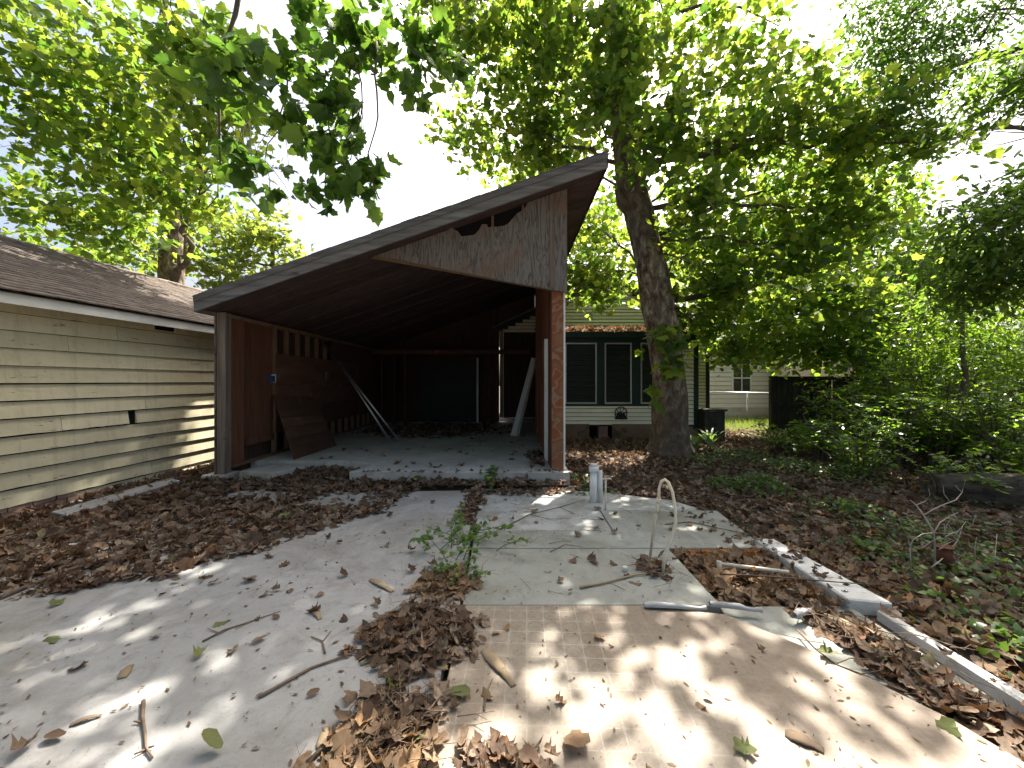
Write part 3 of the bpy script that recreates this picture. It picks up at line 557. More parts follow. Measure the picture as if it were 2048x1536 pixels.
    while y < 7.38:
        wd = (.1, .15, .13, .2, .19, .2, .2)[i % 7]; z0 = SZ + .0 if i < 3 else SZ + .42; d = R.uniform(0, .012)
        box('plank', XL, XL + .045 + d, y, y + wd - .006, z0, zc(XL + .05) - .09, 'ply_red', c); y += wd; i += 1
    box('rail', XL + .0, XL + .075, 6.68, 7.4, SZ + .3, SZ + .42, 'ply_red', c)
    box('bottom_plate', XL, XL + .1, 6.3, YB, SZ, SZ + .045, 'stud', c)
    box('top_plate', XL - .002, XL + .1, YF + .142, YB, zc(XL) - .075, zc(XL) - .01, 'stud', c)
    y = 7.44
    while y < YB:
        box('stud', XL, XL + .09, y, y + .04, SZ + .046, zc(XL) - .077, 'stud', c); y += .405
    for a, b in ((7.42, 9.2), (9.205, 11.4), (11.405, 13.3)):
        for z0, z1 in ((SZ + .42, SZ + .9), (.133 + .9, SZ + 1.35), (SZ + 1.353, 2.08)):
            box('wall_board', XL + .092, XL + .108 + R.uniform(0, .004), a, b, z0, z1 - .004, 'ply_dark', c)
    box('wall_board', XL + .092, XL + .106, 9.7, 13.3, 2.085, zc(XL) - .08, 'ply_dark', c)
    ob = box('outlet_box', XL + .05, XL + .12, 7.27, 7.37, 1.53, 1.65, 'blue_plastic', c)
    box('cover_plate', XL + .05, XL + .118, 7.371, 7.40, 1.52, 1.68, 'white', ob)
    box('outlet_box', XL + .11, XL + .15, 9.4, 9.5, 1.58, 1.78, 'galv', c)
    # right wall
    box('end_post', .64, .8, YF + .012, YF + .16, SZ, 2.98, 'stud', c)
    box('end_panel', .632, .815, YF - .006, YF + .01, SZ, 2.96, 'glue', c)
    box('corner_board', .817, .845, YF - .01, 10.5, SZ - .1, 3.05, 'white', c)
    box('sheathing', .802, .816, YF + .16, 13.4, SZ, zc(.8) + .01, 'dark_wood', c)
    MB().prism([(-.45, 3.3), (.8, 3.3), (.8, zc(.8) + .02), (-.45, zc(-.45) + .02)], YB, YB + .05, 1).build('back_wall', 'dark_wood', c)
    MB().prism([(.83, 2.95), (.858, 2.93), (.858, zc(.858) - .01), (.83, zc(.83) - .01)], yg + .014, 12.9, 1).build('upper_sheathing', 'dark_wood', c)
    y = YF + .17
    for wd, m in ((.1, 'ply_red'), (.16, 'ply_red'), (.2, 'ply_red')):
        box('plank', .63, .655, y, y + wd - .008, SZ, zc(.63) - .02, m, c); y += wd
    jb = box('door_jamb', .58, .7, 6.85, 6.93, SZ, 2.3, 'white', c)
    box('strike_plate', .574, .579, 6.87, 6.9, 1.05, 1.2, 'galv', jb)
    for y in (7.2, 7.75, 8.3, 8.9, 9.5, 10.1): box('stud', .62, .71, y, y + .04, SZ, zc(.62) - .01, 'ply_red', c)
    box('wall_board', .69, .7, 7.3, 9.3, SZ + .4, SZ + 1.6, 'ply_red', c)
    # back
    MB().prism([(XL, SZ), (-.45, SZ), (-.45, zc(-.45) + .02), (XL, zc(XL) + .02)], YB, YB + .05, 1).build('back_wall', 'dark_wood', c)
    beam('header_beam', (XL + .1, 12.6, 2.5), (.6, 12.6, 2.5), .08, .14, 'ply_dark', c)
    for x in (-4.3, -3.9, -3.55, -.95, -.72): box('post', x, x + .09, 12.56, 12.64, SZ, 2.43, 'dark_wood', c)
    for k in range(4): box('back_panel', -.93 + k * .115, -.83 + k * .115, 12.9, 12.93, SZ, 2.4, 'ply_dark', c)
    box('door_panel', -3.2, -1.25, 13.3, 13.34, SZ + .05, 2.3, 'louvre', c)
    box('door_frame', -1.22, -1.16, 13.25, 13.32, SZ, 2.35, 'white', c)
carport()
def leaning_things():
    p = empty('plywood_sheet', (-4.0, 7.4, SZ), 'brown plywood sheet leaning against the left wall of the carport', 'plywood')
    # bottom edge on the floor, top edge against the wall
    A, B = Vector((-3.93, 6.93, SZ)), Vector((-3.86, 8.45, SZ)); C, D = Vector((-4.47, 8.62, 1.18)), Vector((-4.53, 7.3, 1.28))
    n = (B - A).cross(D - A).normalized() * .014
    for i, (t0, t1) in enumerate(((0, .3), (.31, .48), (.49, .63), (.64, 1))):
        a, b, c_, d = A.lerp(D, t0), B.lerp(C, t0), B.lerp(C, t1), A.lerp(D, t1)
        MB().hexa([a, b, c_, d, a + n, b + n, c_ + n, d + n]).build('sheet_board', 'ply_dark', p)
    MB().hexa([A - n * .5, B - n * .5, C - n * .5, D - n * .5, A - n * .05, B - n * .05, C - n * .05, D - n * .05]).build('backing', 'dark_wood', p)
    for k, (bx, by, tx, ty, tz) in enumerate(((-2.72, 8.72, -4.55, 9.35, 2.52), (-2.6, 8.95, -4.55, 9.32, 2.44))):
        o = tube('metal_pole', [(bx, by, SZ), ((bx + tx) / 2, (by + ty) / 2, (SZ + tz) / 2), (tx, ty, tz)], .024, 'galv', None, 10)
        tag(o, 'silver metal pole slanting from the carport floor up to its left wall', 'pole', 'metal poles leaning on the carport wall')
    for k in range(4):
        bx, by = .03 + k * .035, 9.9 + k * .03; tx, ty, tz = .62 + k * .012, 10.9 + .03 * k, 2.2 - .03 * k
        o = beam('white_board', (bx, by, SZ + .01), (tx, ty, tz), .14 if k < 2 else .1, .022, 'white', None, (-.3, -1, .3))
        tag(o, 'white-painted board leaning in the stack beside the right wall of the carport', 'board', 'white boards leaning in the carport')
leaning_things()

# ================================================================== HOUSE BEHIND
def house():
    h = empty('house', (3, 15, GZ), 'pale yellow clapboard house with dark green trim and a louvred porch', 'house')
    yp, ym = 10.6, 13.0
    # porch core
    box('wall', .85, 5.06, yp + .01, ym - .01, .3, 2.7, 'dark_wood', h); 
    st = .112
    for r in range(5): lap('siding_board', (.85, yp), (5.06, yp), .35 + r * st, .35 + (r + 1) * st - .016, (0, -1), 'cream2', h, .028)
    for r in range(16): lap('siding_board', (4.42, yp), (5.06, yp), .91 + r * st, .91 + (r + 1) * st - .016, (0, -1), 'cream2', h, .028)
    box('casing', .85, 4.42, yp - .03, yp + .008, .86, .915, 'dark_green', h); box('casing', .85, 5.1, yp - .035, yp + .008, 2.6, 2.76, 'dark_green', h)
    for a, b in ((.85, 1.44), (2.35, 2.53), (3.31, 3.52), (4.29, 4.42)): box('casing', a, b, yp - .03, yp + .008, .916, 2.6, 'dark_green', h)
    box('corner_board', 5.0, 5.13, yp - .032, yp + .1, .25, 2.6, 'dark_green', h)
    for x0, x1 in ((1.46, 2.33), (2.55, 3.29), (3.54, 4.27)):
        wn_ = box('window', x0, x1, yp + .002, yp + .009, .92, 2.6, 'louvre', h)
        for a, b, c, d in ((x0, x0 + .035, .92, 2.6), (x1 - .035, x1, .92, 2.6), (x0 + .036, x1 - .036, .92, .965), (x0 + .036, x1 - .036, 2.565, 2.6)): box('frame', a, b, yp - .04, yp + .001, c, d, 'frame_paint', wn_)
        z = 1.0
        while z < 2.54:
            MB().hexa([(x0 + .04, yp - .03, z), (x1 - .04, yp - .03, z), (x1 - .04, yp - .002, z + .03), (x0 + .04, yp - .002, z + .03), (x0 + .04, yp - .03, z + .01), (x1 - .04, yp - .03, z + .01), (x1 - .04, yp - .002, z + .04), (x0 + .04, yp - .002, z + .04)]).build('slat', 'louvre', wn_); z += .068
    # porch roof
    MB().hexa([(.7, yp - .28, 2.78), (5.35, yp - .28, 2.78), (5.35, ym, 3.12), (.7, ym, 3.12), (.7, yp - .28, 2.85), (5.35, yp - .28, 2.85), (5.35, ym, 3.19), (.7, ym, 3.19)]).build('porch_roof', 'shingle', h)
    box('fascia_board', .7, 5.37, yp - .31, yp - .282, 2.72, 2.87, 'dark_green', h)
    # main gable
    xa, xb, xp, ze, zp = -.3, 6.64, 3.2, 3.35, 4.95
    MB().prism([(xa, .3), (xb, .3), (xb, ze), (xp, zp), (xa, ze)], ym + .01, ym + 7, 1).build('wall', 'cream2', h)
    MB().prism([(xa + .02, .32), (xb - .02, .32), (xb - .02, ze), (xp, zp - .03), (xa + .02, ze)], ym + .002, ym + .008, 1).build('sheathing', 'dark_wood', h)
    sl = (zp - ze) / (xp - xa); sr = (zp - ze) / (xb - xp)
    z = .4
    while z < zp - .15:
        zt = z + st; a = xa + max(0, (zt - ze) / sl) + .01; b = xb - max(0, (zt - ze) / sr) - .01
        if z < 3.1: lap('siding_board', (5.1, ym), (xb, ym), z, zt - .018, (0, -1), 'cream2', h, .03)
        elif b - a > .2: lap('siding_board', (a, ym), (b, ym), z, zt - .018, (0, -1), 'cream2', h, .03)
        z += st
    box('corner_board', xb - .1, xb + .03, ym - .03, ym + .1, .25, ze, 'dark_green', h)
    for x_end, zz in ((xa - .35, ze - .35 * sl), (xb + .35, ze - .35 * sr)):
        beam('rake_board', (x_end, ym - .25, zz + .02), (xp, ym - .25, zp + .02), .04, .16, 'dark_green', h)
        s = -1 if x_end < xp else 1
        MB().hexa([(x_end, ym - .3, zz + .1), (xp, ym - .3, zp + .1), (xp, ym + 7.2, zp + .1), (x_end, ym + 7.2, zz + .1), (x_end, ym - .3, zz + .16), (xp, ym - .3, zp + .16), (xp, ym + 7.2, zp + .16), (x_end, ym + 7.2, zz + .16)]).build('roof', 'shingle', h)
    # wall part seen through the carport, with its window
    box('wall', -.42, .84, ym + .32, ym + .4, .3, 3.3, 'shade_toned_wall', h)
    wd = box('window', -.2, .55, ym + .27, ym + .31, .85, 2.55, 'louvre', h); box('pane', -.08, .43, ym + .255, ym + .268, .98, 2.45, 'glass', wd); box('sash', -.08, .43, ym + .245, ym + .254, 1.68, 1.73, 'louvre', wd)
    # crawl space
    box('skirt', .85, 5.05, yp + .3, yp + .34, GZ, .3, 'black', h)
    for x in (.9, 2.4, 4.9): box('pier', x, x + .25, yp + .03, yp + .28, GZ, .3, 'brick', h)
    for a, b, t in ((1.42, 2.12, .0), (2.74, 4.1, .02)):
        o = box('skirt_board', a, b, yp - .06 - t, yp - .03 - t, GZ, .37, 'skirt', h)
    # leaves heaped on the porch roof
    N = 1500; pos = np.c_[R.uniform(.8, 5.3, N), R.uniform(yp - .25, ym - .1, N), np.zeros(N)]; pos[:, 2] = 2.86 + (pos[:, 1] - yp + .28) * .126 + R.uniform(0, .12, N)
    V, T = cloud(pos, frames(np.tile([0, 0, 1.], (N, 1)) + R.normal(0, .6, (N, 3)), R.normal(size=(N, 3))), R.uniform(.1, .2, N), T_lobed(.7, .1, 5, 3))
    tag(link('roof_leaf_litter', npmesh('roof_leaf_litter', V, T, 'litter')), 'brown dead leaves heaped on the low porch roof of the house', 'leaves', kind='stuff')
    # wheel ornament
    oc = P(1242, 826, yp - .03); e = empty('wheel_ornament', (oc.x, yp - .02, oc.z - .17), 'dark metal wagon-wheel ornament on the white clapboards below the windows', 'ornament')
    ring = [(oc.x + .165 * math.cos(a), yp - .035, oc.z + .165 * math.sin(a)) for a in np.linspace(0, 2 * math.pi, 33)]
    MB().tube(ring, .014, 6, False).build('rim', 'louvre', e)
    for k in range(8):
        a = k * math.pi / 4 + .2; tube('spoke', [(oc.x, yp - .035, oc.z), (oc.x + .16 * math.cos(a), yp - .035, oc.z + .16 * math.sin(a))], .009, 'louvre', e, 6)
    for dx, s in ((-.08, .05), (-.01, .06), (.07, .05)): MB().prism([(oc.x + dx - s, oc.z - .11), (oc.x + dx + s, oc.z - .11), (oc.x + dx + s * .6, oc.z - .02), (oc.x + dx + s * .2, oc.z + .03), (oc.x + dx - s * .6, oc.z - .01)], yp - .05, yp - .04, 1).build('figure', 'louvre', e)
    box('banner', oc.x - .17, oc.x + .17, yp - .052, yp - .038, oc.z - .17, oc.z - .115, 'louvre', e)
house()

# ================================================================== NEIGHBOURS AND FENCES
def neighbours():
    n = empty('neighbour_house', (16, 20, GZ), 'whitewashed neighbour house with double windows beyond the wire fence', 'house')
    y = 17.5; x0, x1 = 9.0, 20
    box('wall', x0, x1, y + .01, y + 8, GZ, 3.3, 'shade_toned_wall', n)
    for r in range(14): lap('siding_board', (x0, y), (x1, y), .35 + r * .2, .35 + (r + 1) * .2 - .022, (0, -1), 'white_siding', n, .03)
    box('foundation', x0 + .02, x1, y - .02, y + .005, GZ, .34, 'concrete_old', n)
    for a in (P(1463, 760, y).x, P(1570, 760, y).x):
        wn_ = box('window', a, a + .9, y - .03, y - .005, 1.0, 2.35, 'white', n)
        for k in range(2):
            box('pane', a + .08 + k * .4, a + .42 + k * .4, y - .04, y - .031, 1.1, 1.66, 'glass', wn_); box('pane', a + .08 + k * .4, a + .42 + k * .4, y - .04, y - .031, 1.72, 2.26, 'glass', wn_)
    MB().hexa([(x0 - .4, y - .5, 3.2), (x1 + .4, y - .5, 3.2), (x1 + .4, y + 4, 4.9), (x0 - .4, y + 4, 4.9), (x0 - .4, y - .5, 3.32), (x1 + .4, y - .5, 3.32), (x1 + .4, y + 4, 5.0), (x0 - .4, y + 4, 5.0)]).build('roof', 'shingle_grey', n)
    b = empty('neighbour_house', (19, 17, GZ), 'beige neighbour house with a grey roof behind the thicket', 'house')
    y = 12.6; x0, x1 = 11.6, 26
    box('wall', x0, x1, y + .01, y + 4.5, GZ, 2.9, 'beige_siding', b)
    for r in range(13): lap('siding_board', (x0, y), (x1, y), .2 + r * .2, .2 + (r + 1) * .2 - .022, (0, -1), 'beige_siding', b, .03)
    MB().hexa([(x0 + 2.6, y - .4, 3.0), (x1 + .4, y - .4, 3.0), (x1 + .4, y + 2.4, 4.3), (x0 + 2.6, y + 2.4, 4.3), (x0 + 2.6, y - .4, 3.1), (x1 + .4, y - .4, 3.1), (x1 + .4, y + 2.4, 4.42), (x0 + 2.6, y + 2.4, 4.42)]).build('roof', 'shingle_grey', b)
    # dark board fence
    f = empty('board_fence', (9, 11.65, GZ), 'dark weathered board fence panel between the path and the thicket', 'fence')
    y = 11.6; xa, xb = P(1540, 800, y).x, P(1668, 800, y).x
    for x in (xa, xb, xb + 1.5): box('post', x, x + .2 if x < xb + 1 else x + .1, y - .06, y + .06, GZ, 1.70, 'fence', f)
    x = xa + .21; k = 0
    while x < xb + 1.45:
        if not (xb - .02 < x < xb + .18):
            dz = R.uniform(-.03, .02); box('board', x, x + .135, y + .062, y + .08, GZ + .03, 1.66 + dz, 'fence', f)
        x += .142; k += 1
    for a, b_ in ((xa + .201, xb - .001), (xb + .201, xb + 1.499)):
        for z0, z1 in ((.82, .92), (1.58, 1.69)): box('rail', a, b_, y - .02, y + .06, z0, z1, 'fence', f)
    # wire fence
    c = empty('wire_fence', (8, 15.2, GZ), 'grey chain-link fence in front of the whitewashed house', 'fence')
    y = 15.2; x0, x1 = 7.2, 13
    tube('top_rail', [(x0, y, 1.13), (x1, y, 1.02)], .025, 'galv', c, 8)
    for x in (7.3, 9.3, 11.3): tube('post', [(x, y, GZ), (x, y, 1.1)], .03, 'galv', c, 8)
    mb = MB(); s = .11
    for i in range(int((x1 - x0) / s) + 10):
        for sg in (1, -1):
            a = x0 + i * s - (.0 if sg > 0 else 0); b_ = a + sg * 1.05
            mb.beam((a, y + .03, 0), (b_, y + .03, 1.05), .006, .006)
    o = mb.build('wire_mesh', 'galv', c); o['kind'] = 'stuff'
neighbours()

# ================================================================== TREES
LOB = [T_lobed(.25, .12, 5, 1), T_lobed(-.25, .2, 5, 2), T_lobed(.4, .05, 5, 3)]
def sycamore():
    t = empty('sycamore_tree', (3.53, 8.6, GZ), 'huge leaning sycamore with flaking mottled trunk beside the house porch', 'tree')
    y = 8.6; path = []
    for px, py, wd in ((1344, 912, 92), (1343, 885, 82), (1342, 850, 78), (1336, 740, 71), (1318, 620, 74), (1308, 560, 68), (1296, 500, 64), (1280, 430, 66), (1265, 380, 64), (1252, 300, 58), (1243, 200, 58), (1237, 100, 56), (1232, 0, 52), (1228, -200, 44), (1232, -420, 32), (1240, -640, 18)):
        path.append((P(px, py, y), wd * .88 / 2 / F * y))
    path[0] = (Vector((path[0][0].x, y, GZ - .03)), path[0][1])
    trunk_mesh(path, 'trunk', 'bark', t, 44, .06, .42, 7)
    def tp(py): # trunk point at photo row
        for (a, ra), (b, rb) in zip(path, path[1:]):
            za = CH - (py - HY) / F * y
            if a.z <= za <= b.z: return a.lerp(b, (za - a.z) / (b.z - a.z))
        return path[-1][0]
    tube('dead_stub', [tp(440), P(1243, 405, 8.5), P(1234, 378, 8.45)], [.2, .12, .06], 'bark', t, 10)
    B = []; ST = []
    def ad(py, *a): B.append(pb(*a)); ST.append(tp(py))
    ad(250, 1000, 60, 8.3, 150, 70, 1.2, 620); ad(300, 1110, 170, 8.8, 140, 100, 1.3, 760); ad(330, 940, 250, 9.3, 70, 80, .8, 200)
    ad(400, 1090, 310, 9.6, 140, 60, 1.2, 560); ad(200, 1320, 110, 8.0, 160, 130, 1.5, 520); ad(300, 1500, 140, 8.0, 150, 110, 1.3, 400)
    ad(330, 1590, 260, 8.0, 130, 90, 1.2, 430); ad(350, 1750, 230, 7.6, 100, 50, .9, 240); ad(420, 1450, 300, 8.6, 150, 90, 1.4, 560)
    ad(500, 1560, 420, 9.0, 120, 70, 1.3, 480); ad(480, 1680, 340, 8.8, 120, 60, 1.2, 420); ad(560, 1400, 500, 9.6, 110, 100, 1.3, 700)
    ad(540, 1200, 560, 9.8, 75, 60, 1.0, 380); ad(600, 1520, 610, 9.8, 150, 70, 1.3, 800); ad(600, 1660, 580, 10, 130, 80, 1.3, 700)
    ad(620, 1400, 640, 9.0, 70, 45, .7, 150); ad(330, 1860, 280, 7.6, 50, 40, .7, 90); ad(620, 1470, 690, 9.5, 60, 40, .6, 160); ad(560, 1190, 450, 10.5, 60, 60, 1, 260)
    ad(150, 1240, 60, 7.3, 110, 60, .6, 240); ad(300, 1200, 200, 7.4, 80, 70, .5, 170); ad(350, 1330, 260, 7.4, 90, 70, .5, 220); ad(420, 1400, 400, 7.8, 80, 70, .5, 220); ad(300, 1260, 330, 7.5, 40, 40, .4, 40); ad(480, 1600, 500, 8.2, 110, 60, .7, 320); ad(500, 1450, 560, 8.2, 80, 60, .6, 260); ad(420, 1700, 440, 8.4, 90, 50, .7, 260)
    for c, r, n in (((1.2, 10.2, 10.6), (2.6, 2.2, 1.6), 1500), ((4.2, 9.6, 10.8), (2.6, 2.4, 1.7), 1500), ((6.8, 9.8, 10.6), (2.0, 2.2, 1.6), 450), ((2.6, 12.2, 12.4), (3.0, 2.2, 2.0), 1500),
                    ((5.4, 12.4, 12.2), (2.6, 2.2, 1.8), 800), ((-.6, 10.6, 12.2), (1.8, 2, 1.4), 700), ((2.4, 9.2, 14.2), (2.6, 2.4, 1.8), 1100), ((3.4, 7.2, 11.6), (2.6, 1.8, 1.5), 1000), ((.4, 7.8, 11), (2, 1.6, 1.3), 700), ((-1.6, 13.6, 15.6), (2.3, 2.6, 1.3), 3600), ((-2.2, 12.4, 15.2), (1.6, 1.6, 1.2), 1700)):  # last two masses, out of view, added to shade the garage wall
        B.append((Vector(c), *r, n)); ST.append(path[12][0] if c[2] < 11.5 else path[13][0])
    lowB = [(c, a, b_, d, int(n * 2.1)) for c, a, b_, d, n in B if c.z < 9.3]; upB = [q for q in B if q[0].z >= 9.3]
    p, fr, s, Cs = foliage(lowB, .18, 13, .36, 1.0); upB = [(c, a, b_, d, int(n * (.2 if c.z < 14.5 else 1))) for c, a, b_, d, n in upB]; p2, f2, s2, C2 = foliage(upB, .21, 22, .36, .8)
    ST = [st for st, q in zip(ST, B) if q[0].z < 9.3] + [st for st, q in zip(ST, B) if q[0].z >= 9.3]; B = lowB + upB; Cs = Cs + C2
    p, fr, s = np.concatenate([p, p2]), np.concatenate([fr, f2]), np.concatenate([s, s2])
    crown(t, p, fr, s, LOB, 'leaf_syc', 'syc', 300, [T_simple(.2), T_lobed(.3, .1, 5, 4)])
    limbs(t, ST, B, Cs, 'branch', .055)
    # suckers of big leaves on the trunk
    C2 = []
    for px, py, r, n in ((1325, 665, 26, 34), (1335, 735, 28, 40), (1318, 790, 12, 8), (1300, 700, 15, 10), (1360, 690, 20, 16)): C2.append(pb(px, py, 7.95, r, r * 1.3, .12, n))
    p, fr, s, _ = foliage(C2, .26, 6, .16, .7, .3); single_leaves(t, 'leaf', p, fr, s, LOB, 'leaf_syc', 'syc')
sycamore()
def left_tree():
    t = empty('sycamore_tree', (-10.2, 11.5, GZ), 'broad sycamore behind the cream garage with branches hanging over the yard', 'tree')
    path = [(Vector((-10.2, 11.5, GZ)), .42), (Vector((-10.1, 11.4, 1.5)), .36), (Vector((-9.9, 11.2, 4)), .31), (Vector((-9.6, 10.8, 7)), .25), (Vector((-9.4, 10.4, 10)), .16), (Vector((-9.3, 10.3, 12.5)), .07)]
    trunk_mesh(path, 'trunk', 'bark', t, 24, .05, .3, 5)
    B = [pb(60, 70, 7.4, 170, 120, 1.2, 520), pb(230, 130, 7.6, 160, 120, 1.2, 620), pb(400, 90, 7.0, 120, 110, 1.1, 420), pb(90, 260, 8.0, 150, 110, 1.2, 520), pb(270, 300, 8.0, 150, 110, 1.2, 640), pb(80, 420, 9, 130, 70, 1.2, 420), pb(260, 440, 9.2, 120, 60, 1.1, 420), pb(430, 260, 7.4, 90, 100, .9, 300), pb(400, 400, 8.6, 80, 60, .9, 220), pb(30, 520, 10, 110, 40, 1, 240), pb(190, 510, 10.5, 130, 40, 1, 300)]
    ST = [path[3][0]] * 4 + [path[3][0]] * 3 + [path[2][0]] * 4
    B = [(c, a, b_, d, int(n * 1.7)) for c, a, b_, d, n in B]
    p, fr, s, Cs = foliage(B, .18, 12, .36, 1.0)
    crown(t, p, fr, s, LOB, 'leaf_syc', 'syc', 300, [T_simple(.2), T_lobed(.3, .1, 5, 4)])
    limbs(t, ST, B, Cs, 'branch', .06, .006)
left_tree()
def near_tree():
    t = empty('sycamore_tree', (-4.2, -1.2, GZ), 'sycamore beside the yard whose leafy boughs hang in front of the open sky, its unseen crown added for shade', 'tree')
    path = [(Vector((-4.2, -1.2, GZ)), .4), (Vector((-4.1, -1.1, 1.5)), .33), (Vector((-3.9, -.8, 4)), .28), (Vector((-3.6, -.6, 6.5)), .2), (Vector((-3.5, -.6, 9)), .1)]
    trunk_mesh(path, 'trunk', 'bark', t, 24, .05, .3, 5)
    N = [pb(470, 150, 3.9, 80, 120, .45, 150), pb(470, 320, 4.1, 60, 80, .4, 70), pb(560, 120, 4.0, 75, 100, .4, 120), pb(600, 270, 4.1, 45, 75, .3, 62), pb(650, 50, 4.2, 100, 55, .45, 120), pb(672, 240, 4.0, 34, 95, .25, 70), pb(690, 350, 4.0, 60, 50, .25, 70), pb(760, 80, 4.3, 90, 75, .4, 120), pb(850, 90, 4.4, 80, 70, .4, 110), pb(820, 180, 4.3, 45, 25, .2, 26), pb(750, 395, 3.9, 28, 18, .1, 10), pb(705, 165, 4.2, 25, 40, .2, 18), pb(540, 360, 4.1, 40, 40, .25, 28), pb(715, 330, 4.0, 40, 70, .2, 60), pb(650, 390, 4.0, 40, 22, .15, 22), pb(690, 220, 4.0, 28, 60, .2, 36), pb(900, 120, 4.4, 40, 60, .25, 40)]
    hub = P(520, -160, 3.9)
    U = [(Vector(c), *r, n) for c, r, n in (((-4, -2.5, 7), (3, 2.5, 1.8), 900), ((-.5, -3.2, 8), (3, 2.6, 1.8), 900), ((3.6, -2.6, 7.5), (2.8, 2.5, 1.8), 800), ((-1.6, -.6, 8.6), (2.8, 1.6, 1.4), 800), ((2.6, -.4, 8.8), (2.8, 1.6, 1.4), 700), ((-7, -2.0, 6.5), (2.6, 2.4, 1.8), 700), ((5.8, -3, 7.5), (2.4, 2.2, 1.4), 500))]  # unseen crown over and behind the camera, added to cut sky fill light
    pn, fn, sn, Cn = foliage(N, .165, 7, .14, 1.0, .6); pu, fu, su, Cu = foliage(U, .34, 12, .5, .8)
    crown(t, np.concatenate([pn, pu]), np.concatenate([fn, fu]), np.concatenate([sn, su]), LOB, 'leaf_near', 'near', 300, [T_simple(.2), T_lobed(.3, .1, 5, 4)])
    limbs(t, [Vector((c.x * .9 - .25, c.y + .35, 5.3)) for c, *_ in N] + [path[3][0]] * len(U), N + U, Cn + Cu, 'branch', .03, .005, ntw=5)
    tube('limb', curve_pts(path[3][0], hub, .05, 8, .01), [.11 - .008 * i for i in range(9)], 'branch', t, 8)
    tube('limb', curve_pts(hub, P(432, 150, 4.0), .02, 5, .01) + curve_pts(P(432, 150, 4.0), P(440, 330, 4.0), 0, 4, .01)[1:], [.03, .028, .026, .024, .022, .02, .017, .014, .011, .008], 'branch', t, 7)
near_tree()
def plain_tree(name, lab, base, top, r, blobs, leafm, lsize, tm, key, per=12, spread=.4, group=None, nsingle=0, r0=.07, tilt=.7, bark='branch', forks=None, sag=.04, ntw=9):
    t = empty(name, (*base, GZ), lab, 'tree', group); top = Vector(top); b = Vector((*base, GZ)); pts = curve_pts(b, top, 0, 6, .015)
    trunk_mesh([(q, r * (1 - .7 * i / 6)) for i, q in enumerate(pts)], 'trunk', bark, t, 14, .06, .25, 3)
    for f in forks or []: tube('stem', curve_pts((f[0], f[1], GZ), f[2], .02, 6, .02), [f[3] * (1 - .1 * i) for i in range(7)], bark, t, 8)
    p, fr, s, Cs = foliage(blobs, lsize, per, spread, tilt); crown(t, p, fr, s, tm, leafm, key, nsingle); limbs(t, [pts[R.randint(3, 7)] for _ in blobs], blobs, Cs, bark, r0, .008, sag, ntw); return t
SMP = [T_simple(.2)]; LAN = [T_lance(.16), T_lance(.2, .2)]
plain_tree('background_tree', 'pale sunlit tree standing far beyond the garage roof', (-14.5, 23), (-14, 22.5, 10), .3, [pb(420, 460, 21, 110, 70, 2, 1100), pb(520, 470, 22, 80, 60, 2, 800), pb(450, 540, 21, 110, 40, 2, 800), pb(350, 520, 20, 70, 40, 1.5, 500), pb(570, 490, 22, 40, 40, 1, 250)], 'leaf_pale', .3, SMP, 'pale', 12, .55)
plain_tree('pecan_tree', 'tall pecan with drooping dark foliage above the right of the yard', (13.5, 7.5), (12.5, 7.2, 11), .3, [pb(1800, 60, 8, 100, 80, 1, 3900), pb(1760, 190, 8, 70, 90, .9, 2250), pb(1850, 150, 8, 60, 110, .9, 2250), pb(1830, 290, 8.2, 60, 70, .7, 1200), pb(1990, 20, 7, 80, 30, .8, 900), pb(1720, 20, 8.4, 50, 30, .7, 420), pb(1960, 80, 7.2, 30, 40, .5, 260)], 'leaf_dark', .12, LAN, 'lance', 22, .32, nsingle=150, sag=.12)
plain_tree('ash_tree', 'near dark leafy tree reaching in over the fallen log', (8.6, 4.2), (8.0, 4.5, 5.5), .16, [pb(2010, 430, 5.2, 100, 80, .7, 1950), pb(1960, 520, 5.4, 100, 70, .7, 1800), pb(2050, 560, 5.2, 80, 70, .7, 1350), pb(2030, 160, 4.6, 50, 65, .5, 1050), pb(1930, 600, 5.8, 80, 30, .6, 500), pb(2100, 350, 5, 60, 60, .6, 500)], 'leaf_ash', .13, LAN, 'lance_ash', 16, .26, nsingle=150, sag=.1)
plain_tree('small_tree', 'forked understorey tree behind the dark board fence', (11.2, 12.3), (10.2, 12.0, 4.6), .17,
           [pb(1560, 500, 12, 130, 80, 1.2, 1500), pb(1700, 470, 12, 140, 100, 1.3, 2000), pb(1850, 520, 12, 120, 90, 1.3, 2000), pb(1600, 660, 11.4, 150, 50, 1, 1700), pb(1770, 640, 11.4, 140, 60, 1.2, 2200), pb(1760, 400, 12.5, 100, 60, 1.2, 1400), pb(1480, 600, 12.5, 90, 80, 1, 1200), pb(1480, 690, 11.5, 70, 35, .8, 500), pb(1880, 680, 11, 120, 50, 1, 1600), pb(1800, 560, 11.5, 160, 70, 1, 1600), pb(1640, 590, 12, 120, 60, 1, 1200), pb(1560, 700, 11.2, 110, 35, .7, 900), pb(1700, 700, 11, 120, 40, .8, 1100), pb(1820, 730, 10.6, 110, 40, .8, 1000)], 'leaf_shrub', .15, SMP, 'simple', 12, .42, nsingle=150, tilt=1.0, bark='branch', forks=[(11.6, 12.4, P(1700, 560, 12), .12), (11.9, 12.4, P(1760, 560, 12), .07), (10.4, 12.6, P(1600, 560, 12), .1), (12.1, 12.3, P(1740, 600, 12), .04), (11.8, 12.2, P(1725, 600, 12), .03)])
